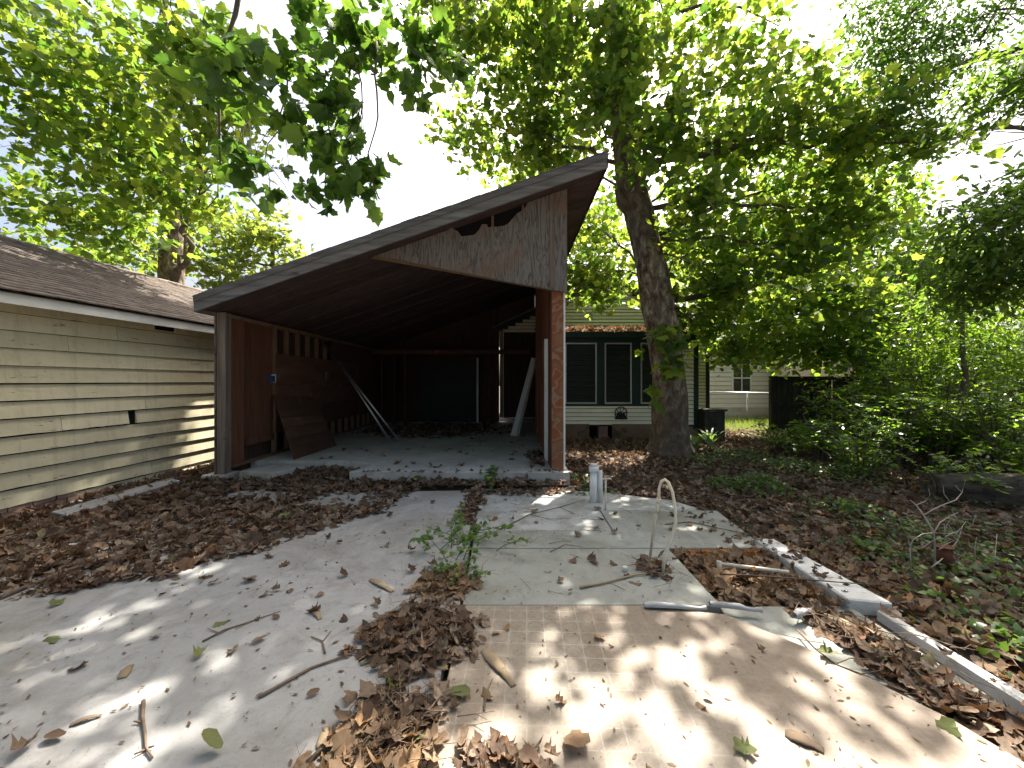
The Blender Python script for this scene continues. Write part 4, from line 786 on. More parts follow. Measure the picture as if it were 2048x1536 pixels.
plain_tree('small_tree', 'slender sunlit sapling with pinnate leaves inside the thicket', (8.9, 7.6), (8.7, 7.5, 3.4), .07,
           [pb(1900, 620, 7.6, 110, 60, .8, 1500), pb(1960, 690, 7.6, 110, 60, .8, 1500), pb(2040, 640, 7.4, 90, 70, .8, 1100), pb(1830, 700, 7.8, 90, 50, .7, 900), pb(2030, 740, 7.4, 90, 50, .7, 900)], 'leaf_shrub', .12, LAN, 'lance_shrub', 14, .3, nsingle=100, tilt=.8, r0=.03)
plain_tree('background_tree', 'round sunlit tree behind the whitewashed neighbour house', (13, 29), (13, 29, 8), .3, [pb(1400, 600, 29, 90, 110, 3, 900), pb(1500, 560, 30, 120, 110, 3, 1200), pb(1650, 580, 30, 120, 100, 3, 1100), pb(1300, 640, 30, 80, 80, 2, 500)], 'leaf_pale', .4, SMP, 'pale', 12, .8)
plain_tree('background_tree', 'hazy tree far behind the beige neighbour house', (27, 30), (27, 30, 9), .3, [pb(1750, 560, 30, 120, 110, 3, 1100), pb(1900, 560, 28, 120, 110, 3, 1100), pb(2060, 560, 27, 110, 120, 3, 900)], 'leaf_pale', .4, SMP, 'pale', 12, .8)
plain_tree('background_tree', 'tree crown showing just above the carport roof edge', (5.5, 23), (5.5, 23, 9), .3, [pb(1210, 450, 22, 60, 110, 2, 900), pb(1060, 390, 22, 70, 50, 2, 500), pb(1150, 520, 21, 60, 80, 2, 600), pb(1330, 520, 22, 90, 100, 2, 800)], 'leaf_syc', .3, SMP, 'simple', 12, .6)

# ================================================================== THICKET ON THE RIGHT
def shrub(lab, base, h, rx, n, lsize=.12, leafm='leaf_shrub', group=None, name='shrub', arch=.35, tm=None, per=9):
    """many leaning stems, pinnate sprays of leaflets along each"""
    s = empty(name, (*base, GZ), lab, 'shrub', group); st = MB(); Ps, Ns, Fs = [], [], []; ns = max(3, n // 60)
    for k in range(ns):
        a = R.uniform(0, 2 * math.pi); d = Vector((math.cos(a), math.sin(a), 0)); hh = h * R.uniform(.55, 1.05); rr = rx * R.uniform(.2, 1)
        b = Vector((base[0], base[1], GZ)) + d * rr * .3; pts = [b + d * rr * .8 * (i / 6) ** 1.5 + Vector((0, 0, hh * (i / 6) ** (1 - arch * .5))) for i in range(7)]
        st.tube(pts, [.014 - .0016 * i for i in range(7)], 4, False)
        for q in range(60 // per):
            o = pts[R.randint(2, 7)]; aa = R.uniform(0, 2 * math.pi); ax = np.array([math.cos(aa), math.sin(aa), R.uniform(-.15, .35)]); L = R.uniform(.2, .42) * (.6 + .4 * h)
            for m in range(per):
                t = (m // 2 + 1) / (per / 2 + 1); sd = np.array([-ax[1], ax[0], 0]) * (1 if m % 2 else -1)
                Ps.append(np.array(o) + ax * L * t + np.array([0, 0, -.5 * L * t * t])); Fs.append(sd + ax * .7 + R.normal(0, .15, 3)); Ns.append(np.array([0, 0, 1]) + R.normal(0, .35, 3))
    o = st.build('stems', 'branch', s); o['kind'] = 'stuff'
    p = np.array(Ps); fr = frames(np.array(Ns), np.array(Fs)); sz = lsize * R.uniform(.6, 1.2, len(p)); V, T = cloud(p, fr, sz, tm or T_lance(.2, .2))
    o = link('foliage', npmesh('foliage', V - np.array(wloc(s)), T, leafm), s); o['kind'] = 'stuff'; return s
for i, (px, y, h, rx, n, lab) in enumerate(((1700, 9.3, 1.3, .9, 1500, 'waist-high leafy shrub right beside the dark board fence'), (1800, 8.8, 1.7, 1.0, 2400, None), (1900, 8.6, 1.9, 1.0, 2600, None), (2010, 8.4, 2.0, 1.0, 2600, None), (1780, 7.4, 1.1, .8, 1600, None), (1880, 7.0, 1.25, .8, 1800, None), (1640, 7.6, .75, .7, 900, 'low shrub on the leafy ground in front of the board fence'), (1990, 6.6, 1.3, .9, 1900, 'bushy shrub rising just behind the fallen log'), (2090, 8.0, 2.0, 1.0, 2000, None), (1740, 10.5, 1.8, 1.0, 2000, 'tall shrub covering the end of the board fence'), (1950, 10.8, 2.4, 1.2, 2200, None), (1850, 11, 2.2, 1.2, 2200, None), (1570, 8.6, .6, .6, 600, 'knee-high shrub beside the path in front of the fence post'), (1720, 6.4, .7, .7, 900, 'low shrub between the log and the leafy path'), (1930, 5.3, .5, .45, 500, 'small leafy shrub overhanging the near end of the log'), (2060, 5.9, .9, .7, 1100, None))):
    q = ((px - CX) / F * y, y); shrub(lab or 'tall leafy green shrub inside the dense thicket', q, h * 1.25, rx * 1.1, int(n * 1.25), .12 if y > 7.2 else .1, group=None if lab else 'shrubs of the thicket')
def stray():
    # log
    l = empty('fallen_log', (6.6, 5.0, GZ), 'big dark fallen log lying at the edge of the thicket', 'log')
    pts = [(5.75, 5.3, .1), (6.3, 5.08, .12), (7.0, 4.8, .14), (7.7, 4.5, .15), (8.4, 4.2, .16)]
    trunk = MB(); vs = []; n = 22
    pts = [tuple(Vector(pts[i]).lerp(Vector(pts[i + 1]), k / 8)) for i in range(4) for k in range(8)] + [pts[-1]]; n = 34
    from mathutils import noise as NZ
    for i, p in enumerate(pts):
        for j in range(n):
            th = 2 * math.pi * j / n; r = (.19 + .05 * min(1, i / 14)) * (1 + .1 * math.sin(3 * th + .3) + .22 * NZ.noise(Vector((p[0] * 1.5, 3 * math.cos(th), 3 * math.sin(th)))) + .1 * NZ.noise(Vector((p[0] * 4, 11 * math.cos(th), 11 * math.sin(th))))); vs.append((p[0] + .3 * r * math.cos(th), p[1] + .95 * r * math.cos(th), p[2] + r * math.sin(th)))
    fs = [(i * n + j, i * n + (j + 1) % n, (i + 1) * n + (j + 1) % n, (i + 1) * n + j) for i in range(len(pts) - 1) for j in range(n)] + [tuple(range(n))]
    trunk.add(vs, fs); trunk.smooth = True; trunk.build('trunk', 'log', l)
    MB().tube([(5.735, 5.306, .1), (5.75, 5.3, .1)], .165, 20).build('cut_end', 'log', l)
    # dead bush
    d = empty('dead_bush', (*G(1868, 1150, GZ), GZ), 'bare pale dead bush with forked twigs on the leafy ground', 'bush'); b0 = Vector((*G(1868, 1150, GZ), GZ)); y = b0.y
    def tw(pp, r): tube('branch', [P(a, b, y + c) for a, b, c in pp], [.62 * r * (1 - .6 * i / (len(pp) - 1)) for i in range(len(pp))], 'dead', d, 6)
    tw([(1868, 1150, 0), (1870, 1090, 0), (1868, 1065, 0)], .014); tw([(1868, 1065, 0), (1847, 1030, .05), (1832, 1010, .1), (1820, 1000, .1)], .013)
    tw([(1847, 1030, .05), (1868, 1018, 0), (1890, 1008, -.05), (1912, 1000, -.05), (1924, 985, -.05), (1931, 960, -.05)], .009); tw([(1900, 1004, -.05), (1888, 988, -.1), (1886, 972, -.1)], .006)
    tw([(1832, 1010, .1), (1850, 1003, .1), (1860, 990, .1), (1857, 978, .1)], .006); tw([(1868, 1065, 0), (1845, 1068, -.1), (1825, 1080, -.1), (1822, 1095, -.12)], .007); tw([(1868, 1065, 0), (1880, 1045, .1), (1900, 1032, .15), (1916, 1025, .2)], .007)
    tw([(1868, 1065, 0), (1900, 1068, .1), (1917, 1065, .1)], .005); tw([(1820, 1095, 0), (1822, 1130, 0), (1818, 1150, 0)], .007); tw([(1924, 985, -.05), (1914, 975, -.1), (1911, 970, -.1)], .005); tw([(1868, 1090, 0), (1920, 1110, .1), (1965, 1130, .1)], .006); tw([(1990, 1150, 0), (1975, 1135, 0), (1990, 1112, 0), (1994, 1068, .1)], .007)
    for k in range(26):
        a0 = R.uniform(1790, 1960); b1 = R.uniform(1040, 1150); L = R.uniform(15, 50); th = R.uniform(-2.6, -.5); yy = R.uniform(-.25, .3)
        tw([(a0, b1, yy), (a0 + L * .5 * math.cos(th) + R.uniform(-4, 4), b1 + L * .5 * math.sin(th), yy), (a0 + L * math.cos(th), b1 + L * math.sin(th) + R.uniform(-6, 6), yy)], .005)
    # rusty can
    cx, cy = G(1886, 1142, GZ); e = empty('rusty_can', (cx, cy, GZ), 'rusty brown tin can standing by the dead bush', 'can')
    tube('body', [(cx, cy, GZ), (cx + .01, cy, GZ + .2)], .055, 'rust_metal', e, 16); tube('rim', [(cx + .01, cy, GZ + .2), (cx + .01, cy, GZ + .212)], .06, 'rust_metal', e, 16)
    # potted plant bench by the house corner
    b = empty('planter_box', (5.45, 10.5, GZ), 'dark weathered board planter box beside the green house corner', 'planter'); box('rim', 5.13, 5.77, 10.28, 10.75, .74, .79, 'fence', b)
    for k in range(4): box('board', 5.18, 5.72, 10.33 - .004 * (k % 2), 10.36, GZ + .2 * k, GZ + .199 + .2 * k, 'fence', b)
    for x in (5.18, 5.69): box('side_board', x, x + .03, 10.361, 10.7, GZ, .739, 'fence', b)
    # broad-leaved plant and strap-leaved plant at the trunk
    e = empty('elephant_ear_plant', (4.1, 8.9, GZ), 'broad-leaved green plant growing at the foot of the mottled trunk', 'plant'); H = T_heart()
    for k in range(13):
        a = R.uniform(0, 6.28); r = R.uniform(.1, .4); h = R.uniform(.1, .42); q = np.array([[4.15 + r * math.cos(a), 8.75 + r * math.sin(a), GZ + h]])
        tube('stalk', [(4.13, 8.8, GZ), (4.14 + r * .5 * math.cos(a), 8.77 + r * .5 * math.sin(a), GZ + h * .8), tuple(q[0])], .008, 'leaf_weed', e, 5)
        single_leaves(e, 'leaf', q, frames(np.array([[math.cos(a) * .5, math.sin(a) * .5 - .3, 1.]]), np.array([[math.cos(a), math.sin(a), -.4]])), np.array([R.uniform(.2, .34)]), [H], 'leaf_ground', 'heart')
    e = empty('strap_leaf_plant', (4.95, 9.6, GZ), 'arching strap-leaved plant in front of the dark bench', 'plant')
    for k in range(22):
        a = R.uniform(0, 6.28); L = R.uniform(.55, 1.05); d = np.array([math.cos(a), math.sin(a)]); vs = []
        for i in range(6):
            t = i / 5; c = np.array([4.95 + d[0] * L * t * .8, 9.6 + d[1] * L * t * .8, GZ + L * (1.1 * t - .75 * t * t)]); wv = np.array([-d[1], d[0], 0]) * .025 * (1 - t ** 2 + .05); vs += [c - wv, c + wv]
        MB().add(vs, [(2 * i, 2 * i + 1, 2 * i + 3, 2 * i + 2) for i in range(5)]).build('leaf', 'leaf_weed', e)
stray()

# ================================================================== PIPES AND YARD DEBRIS
def pipes():
    x, y = G(1187, 1003); e = empty('drain_pipe', (x, y, -.003), 'thick white plastic drain pipe with a capped collar standing on the white slab', 'pipe')
    tube('pipe', [(x, y, -.003), (x + .005, y, .40)], .05, 'pvc', e, 20); tube('collar', [(x + .005, y, .385), (x + .005, y, .455)], .064, 'pvc', e, 20); tube('cap', [(x + .005, y, .455), (x + .005, y, .485)], .05, 'pvc', e, 20)
    o = tube('vent_pipe', [(x + .085, y - .02, -.003), (x + .08, y - .02, .40)], .03, 'pvc', None, 14); tag(o, 'slimmer white plastic pipe touching the thick capped drain pipe', 'pipe')
    x, y = G(1211, 1019); e = empty('valve_pipe', (x, y, -.003), 'thin pale water pipe with a small tap lever on top', 'pipe')
    tube('pipe', [(x, y, -.003), (x + .003, y, .36)], .011, 'tube', e, 10); beam('lever', (x - .03, y, .37), (x + .07, y, .375), .018, .014, 'tube', e)
    x, y = G(1320, 1148); e = empty('bent_tube', (x, y, 0), 'yellowed plastic tube bent over in a tall hoop beside the hole', 'tube')
    tube('riser', [(x + .02, y + .28, 0), (x + .03, y + .2, .35), (x + .035, y + .12, .55)], .012, 'tube', e, 10)
    tube('hoop', [(x + .035, y + .12, .55), (x + .035, y + .11, .66), (x + .05, y + .1, .72), (x + .075, y + .09, .735), (x + .1, y + .08, .715), (x + .125, y + .06, .64), (x + .14, y + .04, .52), (x + .135, y + .02, .4), (x + .09, y + .01, .27), (x + .04, y, .15), (x + .02, y, -.002)], .0125, 'tube', e, 10)
    tube('coupling', [(x + .034, y + .13, .53), (x + .036, y + .118, .575)], .017, 'tube', e, 10)
    x, y = G(1250, 1143); o = MB().tube([(x, y, -.002), (x, y, .04)], .02, 14).build('pipe_stub', 'pvc'); tag(o, 'short white pipe stub cut off flush in the greenish slab', 'pipe')
    e = empty('elbow_pipe', (1.75, 2.95, GZ), 'pale plastic pipe with a right-angle elbow lying across the leaf-filled hole', 'pipe')
    a, b = G(1440, 1128, .03), G(1582, 1142, .03); tube('pipe', [(a[0], a[1], .03), (b[0] - .02, b[1], .02)], .016, 'tube', e, 10); tube('elbow', [(a[0] - .01, a[1], .055), (a[0] - .012, a[1] - .02, -.05)], .02, 'tube', e, 10)
    o = MB().hexa([(1.62, 3.5, GZ), (2.3, 3.5, GZ), (2.34, 3.565, GZ), (1.58, 3.565, GZ), (1.64, 3.53, -.015), (2.28, 3.53, -.02), (2.33, 3.562, -.008), (1.6, 3.562, -.012)]).build('rotten_timber', 'rotten'); tag(o, 'crumbling orange rotten timber along the far side of the hole', 'timber')
    # curled vinyl
    for k, (p0, p1, r, lab) in enumerate((((1288, 1217), (1412, 1222), .011, 'curled strip of grey vinyl at the edge of the patterned flooring'), ((1420, 1216), (1524, 1228), .014, 'longer curled roll of grey vinyl beside the broken concrete strip'), ((1588, 1240), (1622, 1226), .014, 'short curled scrap of grey vinyl among the bark strips'))):
        a, b = G(*p0), G(*p1); mb = MB(); vs = []; nn = 9; m = 10
        for i in range(m + 1):
            t = i / m; c = Vector((a[0], a[1], 0)).lerp(Vector((b[0], b[1], 0)), t); d = Vector((b[0] - a[0], b[1] - a[1], 0)).normalized(); s = Vector((-d.y, d.x, 0)); rr = (r + .006) * (1 + R.uniform(-.15, .15)) + .004 * math.sin(5 * t)
            for j in range(nn):
                th = -.4 * math.pi + 1.5 * math.pi * j / (nn - 1); vs.append(c + s * rr * math.cos(th) + Vector((0, 0, .006 + rr + rr * math.sin(th))))
        mb.add(vs, [(i * nn + j, i * nn + j + 1, (i + 1) * nn + j + 1, (i + 1) * nn + j) for i in range(m) for j in range(nn - 1)]); mb.smooth = True; tag(mb.build('vinyl_curl', 'vinyl_roll'), lab, 'vinyl')
pipes()
def bark_strip(lab, p0, p1, wd, curl=.5, m='bark_strip', z=.004, group=None):
    a, b = Vector((*G(*p0), z)), Vector((*G(*p1), z)); d = (b - a).normalized(); s = Vector((-d.y, d.x, 0)); vs = []; M, N = 12, 6
    for i in range(M + 1):
        t = i / M; c = a.lerp(b, t); ww = wd * (.55 + .45 * math.sin(math.pi * min(1, t * 1.15 + .12))) * R.uniform(.88, 1.1)
        for j in range(N + 1):
            q = (j / N - .5) * 2; th = q * curl * 1.4; rr = ww / (2 * max(.2, curl * 1.4)); vs.append(c + s * rr * math.sin(th) + Vector((0, 0, ww * .02 + rr * (1 - math.cos(curl * 1.4)) - rr * (1 - math.cos(th)) + .012 * math.sin(3 * t))))
    k = len(vs); vs2 = vs + [Vector(v) - Vector((0, 0, .003)) for v in vs]; fs = []
    for i in range(M):
        for j in range(N):
            q = (i * (N + 1) + j, i * (N + 1) + j + 1, (i + 1) * (N + 1) + j + 1, (i + 1) * (N + 1) + j); fs += [q, tuple(k + x for x in q[::-1])]
    rim = [i * (N + 1) for i in range(M + 1)] + [M * (N + 1) + j for j in range(1, N + 1)] + [i * (N + 1) + N for i in range(M - 1, -1, -1)] + [j for j in range(N - 1, 0, -1)]
    fs += [(rim[i], rim[(i + 1) % len(rim)], k + rim[(i + 1) % len(rim)], k + rim[i]) for i in range(len(rim))]
    mb = MB().add(vs2, fs); mb.smooth = True; o = mb.build('bark_strip', m); return tag(o, lab, 'bark', group)
bark_strip('broad curled tan bark strip with a notch on the patterned vinyl', (968, 1302), (1028, 1375), .075, .6)
bark_strip('dark wavy brown bark strip lying alone on the sunlit vinyl', (1570, 1468), (1648, 1505), .07, .45, 'skirt')
bark_strip('short square tan bark chip on the pale slab left of the leaf heap', (630, 1222), (640, 1240), .045, .3)
bark_strip('long tan bark strip on the pale slab by the small rust-red leaf', (244, 1358), (262, 1332), .05, .3)
bark_strip('pinkish curled bark piece in the sunny patch above the leaf heap', (742, 1160), (785, 1185), .06, .4)
bark_strip('thin pointed bark sliver at the lower left of the pale slab', (140, 1452), (203, 1433), .03, .2, 'twig')
bark_strip('upright dark bark strip at the corner of the patterned vinyl', (920, 1225), (938, 1282), .04, .6, 'skirt')
bark_strip('long flat bark strip among the debris below the kerb', (1640, 1228), (1760, 1280), .07, .4, group=None)
bark_strip('broad pale bark strip beside the lower kerb block', (1755, 1275), (1830, 1300), .06, .3)
bark_strip('tall tan bark strip standing in the front leaf heap', (640, 1500), (655, 1455), .045, .5)
bark_strip('bark strip slung across the seam right of the leaf heap', (720, 1330), (800, 1295), .05, .5)

# ------------------------------------------------------------------ leaf litter
def inpoly(p, poly):
    x, y = p[:, 0], p[:, 1]; ins = np.zeros(len(p), bool); n = len(poly)
    for i in range(n):
        (x0, y0), (x1, y1) = poly[i], poly[(i + 1) % n]; c = ((y0 > y) != (y1 > y)) & (x < (x1 - x0) * (y - y0) / (y1 - y0 + 1e-12) + x0); ins ^= c
    return ins
def scatter(poly, dens):
    q = np.array(poly); lo, hi = q.min(0), q.max(0); n = int((hi - lo).prod() * dens); p = R.uniform(lo, hi, (n, 2)); return p[inpoly(p, poly)]
DRY = [T_lobed(.5, .1, 5, 11, 1.5), T_lobed(.8, -.1, 5, 12, 1.5), T_lobed(-.6, .2, 5, 13, 1.5), T_oval(.9), T_lobed(1.0, .15, 5, 15, 2)]
def litter_frames(n, t=.45): return frames(np.tile([0, 0, 1.], (n, 1)) + R.normal(0, t, (n, 3)), R.normal(size=(n, 3)) * np.array([1, 1, .15]))
def litter(name, lab, pts, z, heap, size=(.08, .17), m='litter', t=.5):
    n = len(pts); pos = np.c_[pts, z + R.uniform(0.0, 1, n) ** 1.6 * heap]; fr = litter_frames(n, t); s = R.uniform(*size, n); parts = [cloud(pos[k::5], fr[k::5], s[k::5], DRY[k]) for k in range(5)]
    V, T = merge(parts); V[:, 2] = np.maximum(V[:, 2], z + .002 + (V[:, 2] - z) * .02)
    return tag(link(name, npmesh(name, V, T, m)), lab, 'leaves', kind='stuff')
LEFT = [G(*p) for p in ((-260, 1260), (0, 1200), (120, 1190), (250, 1165), (330, 1160), (420, 1125), (520, 1108), (600, 1075), (700, 1040), (760, 1028), (830, 985), (900, 975), (1122, 972))] + [(.85, 5.93), (-2.6, 5.95), (-2.45, 6.5), (-2.95, 6.8), (-3.6, 6.8), (-3.75, 6.02), (-4.85, 5.95), (-4.9, 8), (-5.55, 8), (-5.72, 5.0), (-5.9, 3.0)]
def near_seg(p, a, b):
    a, b = np.array(a), np.array(b); d = b - a; t = np.clip(((p - a) @ d) / (d @ d), 0, 1); return np.linalg.norm(p - (a + t[:, None] * d), axis=1)
lp = scatter(LEFT, 560)
bare = (inpoly(lp, [(-4.0, 4.98), (-3.0, 4.95), (-2.95, 5.4), (-3.85, 5.48)]) | inpoly(lp, [(-2.8, 4.72), (-1.9, 4.7), (-1.8, 5.3), (-2.55, 5.3)]) | inpoly(lp, [(-1.5, 5.0), (.9, 5.2), (.9, 5.75), (-1.3, 5.7)]))
lp = lp[~bare | (R.uniform(size=len(lp)) < .1)]; foot = near_seg(lp, (-5.9, 3.0), (-5.75, 4.9)) < .22; lp = lp[~foot | (R.uniform(size=len(lp)) < .25)]
litter('leaf_litter', 'deep brown leaf litter heaped between the garage and the pale slab', lp, -.01, .05, (.05, .125))
RIGHT = [(.95, 5.95), (.95, 5.35), (1.25, 5.3), (2.0, 5.0), (2.4, 4.55), (2.5, 3.8), (2.58, 3.75), (2.6, .8), (9, .8), (11, 6), (11, 11.4), (5.3, 12.8), (5.2, 10.5), (.9, 10.5)]
rp = scatter(RIGHT, 210); rp = rp[np.hypot(rp[:, 0] - 3.55, rp[:, 1] - 8.6) > .5]
litter('leaf_litter', 'brown leaf litter covering the shady ground right of the slab', rp, GZ + .01, .05, (.05, .12))
litter('leaf_litter', 'tan and brown leaves filling the square hole in the slab', scatter([(1.47, 2.72), (2.34, 2.72), (2.34, 3.5), (1.47, 3.5)], 600), GZ + .01, .05, (.06, .13), 'litter_tan')
fp = scatter([(2.6, 1.4), (2.58, 3.7), (3.6, 4.2), (4.2, 1.6)], 130); litter('leaf_litter', 'tan leaves scattered along the outer side of the kerb', fp, GZ + .012, .05, (.06, .13), 'litter_tan')
ep = np.concatenate([np.c_[R.normal(2.3, .22, 150), R.uniform(2.6, 4.7, 150)], np.c_[R.uniform(-2.5, .9, 120), R.normal(5.95, .1, 120)], np.c_[R.normal(2.53, .07, 24), R.uniform(1.2, 3.8, 24)]])
ez = np.where((ep[:, 1] > 5.97) & (ep[:, 0] < .9), SZ, np.where((ep[:, 0] > 2.33) & (ep[:, 0] < 2.56) & (ep[:, 1] < 3.75), .025, np.where(ep[:, 0] > 2.4, GZ + .03, .0)))
litter('edge_leaves', 'small leaves caught along the slab edges and on the kerb', ep, 0.0, .012, (.03, .09)); _me = bpy.data.objects['edge_leaves'].data
def _lift():
    co = np.zeros(len(_me.vertices) * 3, np.float32); _me.vertices.foreach_get('co', co); co = co.reshape(-1, 3); off = 0
    for k in range(5):
        nv = len(DRY[k][0]); z = ez[k::5]; co[off:off + nv * len(z), 2] += np.repeat(z, nv); off += nv * len(z)
    _me.vertices.foreach_set('co', co.ravel()); _me.update()
_lift()
def heap(lab, cx, cy, rx, ry, n, h, m='litter', size=(.045, .1), rot=0, z=.002):
    n = int(n * 1.8)
    a = R.uniform(0, 6.28, n); r = np.sqrt(R.uniform(0, 1, n)) * R.uniform(.7, 1.15, n); x, y = rx * r * np.cos(a), ry * r * np.sin(a); c, s_ = math.cos(rot), math.sin(rot)
    pts = np.c_[cx + x * c - y * s_, cy + x * s_ + y * c]; o = litter('leaf_heap', lab, pts, z, h, size, m, .38); return o
heap('heap of dry brown leaves on the seam behind the patterned vinyl', *G(840, 1275), .34, .32, 290, .035)
heap('pile of tan leaves at the bottom of the seam between slab and vinyl', *G(755, 1505), .26, .15, 100, .022, 'litter_tan')
heap('brown leaves gathered at the seam beside the greenish leaf', *G(800, 1420), .22, .16, 80, .025)
heap('sunlit leaves round the foot of the vine on the seam', *G(890, 1170), .22, .22, 110, .04, 'litter_tan')
heap('narrow drift of leaves along the seam behind the vine', *G(945, 1010), .12, .7, 110, .02)
heap('dark leaves at the near edge of the patterned vinyl', *G(1000, 1525), .22, .06, 34, .04)
heap('drift of twiggy leaves between the vinyl and the lower kerb', *G(1775, 1310), .17, .72, 250, .05, 'litter', (.05, .11), .12, -.03)
heap('leaves caught round the foot of the bent tube', *G(1310, 1140), .1, .14, 26, .02)
heap('leaves blown along the far edge of the white-painted slab', *G(1040, 985), .75, .15, 90, .02)
heap('dead leaves drifted at the back of the carport floor', -2.2, 11.2, 2.2, 1.6, 700, .03, 'litter', (.08, .15), 0, SZ)
heap('leaves lodged at the foot of the right carport wall', .45, 7.1, .15, .8, 50, .03, 'litter', (.06, .13), 0, SZ)
def singles():
    """the fallen leaves that lie apart, each one a thing"""
    def put(lab, group, pts, z, sizes, m, key, t=.3):
        n = len(pts); pos = np.c_[pts, np.full(n, z + .014)]; fr = litter_frames(n, t)
        for o in single_leaves(None, 'fallen_leaf', pos, fr, sizes, DRY, m, key): tag(o, lab, 'leaf', group)
    gl = [G(*p) for p in ((512, 1158), (560, 1180), (585, 1180), (535, 1277), (465, 1310), (360, 1150), (345, 1165), (615, 1035), (640, 1385), (575, 1128), (690, 1155), (760, 1215), (690, 1245), (545, 1235), (520, 1240), (320, 1275), (640, 1225), (700, 1300), (130, 1480), (270, 1112), (150, 1345), (60, 1490), (715, 1395))]
    put('dry brown leaf lying alone on the pale slab', 'single leaves on the pale slab', np.array(gl), 0, R.uniform(.05, .095, len(gl)), 'litter', 'dry')
    gl = [G(*p) for p in ((1165, 1480), (1110, 1408), (975, 1405), (935, 1390), (985, 1272), (1020, 1258), (1530, 1302), (1395, 1410), (1425, 1405), (1190, 1280), (880, 1275))]
    put('curled tan leaf lying alone on the patterned vinyl', 'single leaves on the patterned vinyl', np.array(gl), .004, np.array([.12] + list(R.uniform(.045, .08, len(gl) - 1))), 'litter_tan', 'tan')
    gl = [G(*p) for p in ((100, 1215), (405, 1305), (430, 1250), (900, 1390), (830, 1490), (560, 1040), (795, 1385), (95, 1280), (440, 1510), (1470, 1500), (1880, 1450), (1640, 1310))]
    put('fallen leaf still partly green lying on the floor', 'greenish fallen leaves', np.array(gl), .004, R.uniform(.075, .115, len(gl)), 'litter_green', 'green')
    n = 70; a = np.c_[R.uniform(-3.6, 2.2, n), R.uniform(2.7, 5.3, n)]; a = a[(a[:, 0] < 1.4) | (a[:, 1] > 3.6)]
    put('small dry leaf on the slabs in front of the carport', 'small leaves on the far slabs', a, .0, R.uniform(.05, .1, len(a)), 'litter', 'dry')
    n = 60; a = np.c_[R.uniform(-3.6, .5, n), 6.3 + R.uniform(0, 1, n) ** 1.6 * 4.5]; a = a[(a[:, 0] > -2.3) | (a[:, 1] > 7)]
    put('dark dry leaf on the raised carport floor', 'leaves on the carport floor', a, SZ, R.uniform(.07, .13, len(a)), 'litter', 'dry')
singles()
def crumbs():
    n = 3000; p = np.c_[R.uniform(-3.5, 2.1, n), 1.45 + R.uniform(0, 1, n) ** 1.3 * 3.6]; p = p[~((p[:, 0] > 1.42) & (p[:, 1] > 2.2) & (p[:, 1] < 3.6))]; n = len(p)
    V, T = cloud(np.c_[p, np.full(n, .007)], litter_frames(n, .12), R.uniform(0, 1, n) ** 3 * .035 + .005, T_lance(.2, .1)); V[:, 2] = np.maximum(V[:, 2], .0055)
    tag(link('leaf_crumbs', npmesh('leaf_crumbs', V, T, 'litter')), 'fine dark crumbs of leaf and bark strewn over the slabs', 'debris', kind='stuff')
crumbs()
def fine_twigs():
    mb = MB(); heapc = [(*G(840, 1275), .3), (*G(755, 1505), .25), (*G(800, 1420), .2), (*G(890, 1170), .22), (*G(1800, 1310), .3), (*G(1310, 1140), .15), (*G(1040, 985), .6), (*G(1700, 1250), .25)]
    spots = [(cx + R.normal(0, r * .6), cy + R.normal(0, r * .6), .035) for cx, cy, r in heapc for _ in range(20)]
    q = scatter(LEFT, 9); spots += [(x, y, .04) for x, y in q]; q = scatter([(2.6, 1.2), (2.6, 5), (4, 8), (7, 8), (5, 1.4)], 7); spots += [(x, y, GZ + .06) for x, y in q]
    q = scatter([(-.3, 2.8), (1.4, 2.8), (2.3, 4.4), (1.2, 5.3), (-.4, 5.3)], 5); spots += [(x, y, .008) for x, y in q]
    for x, y, z in spots:
        a = R.uniform(0, 6.28); L = R.uniform(.08, .3); b = a + R.normal(0, .5); p0 = Vector((x, y, z)); p1 = p0 + Vector((math.cos(a), math.sin(a), R.uniform(-.02, .12))) * L * .5; p2 = p1 + Vector((math.cos(b), math.sin(b), R.uniform(-.1, .08))) * L * .5; r = R.uniform(.0012, .0035)
        mb.tube([p0, p1, p2], [r, r * .8, r * .5], 4, False)
        if R.uniform() < .5: c = b + R.choice([-.8, .8]); mb.tube([p1, p1 + Vector((math.cos(c), math.sin(c), .03)) * L * .35], [r * .7, r * .4], 4, False)
    tag(mb.build('fine_twigs', 'twig'), 'fine broken twigs strewn through the leaf litter and heaps', 'twigs', kind='stuff')
fine_twigs()
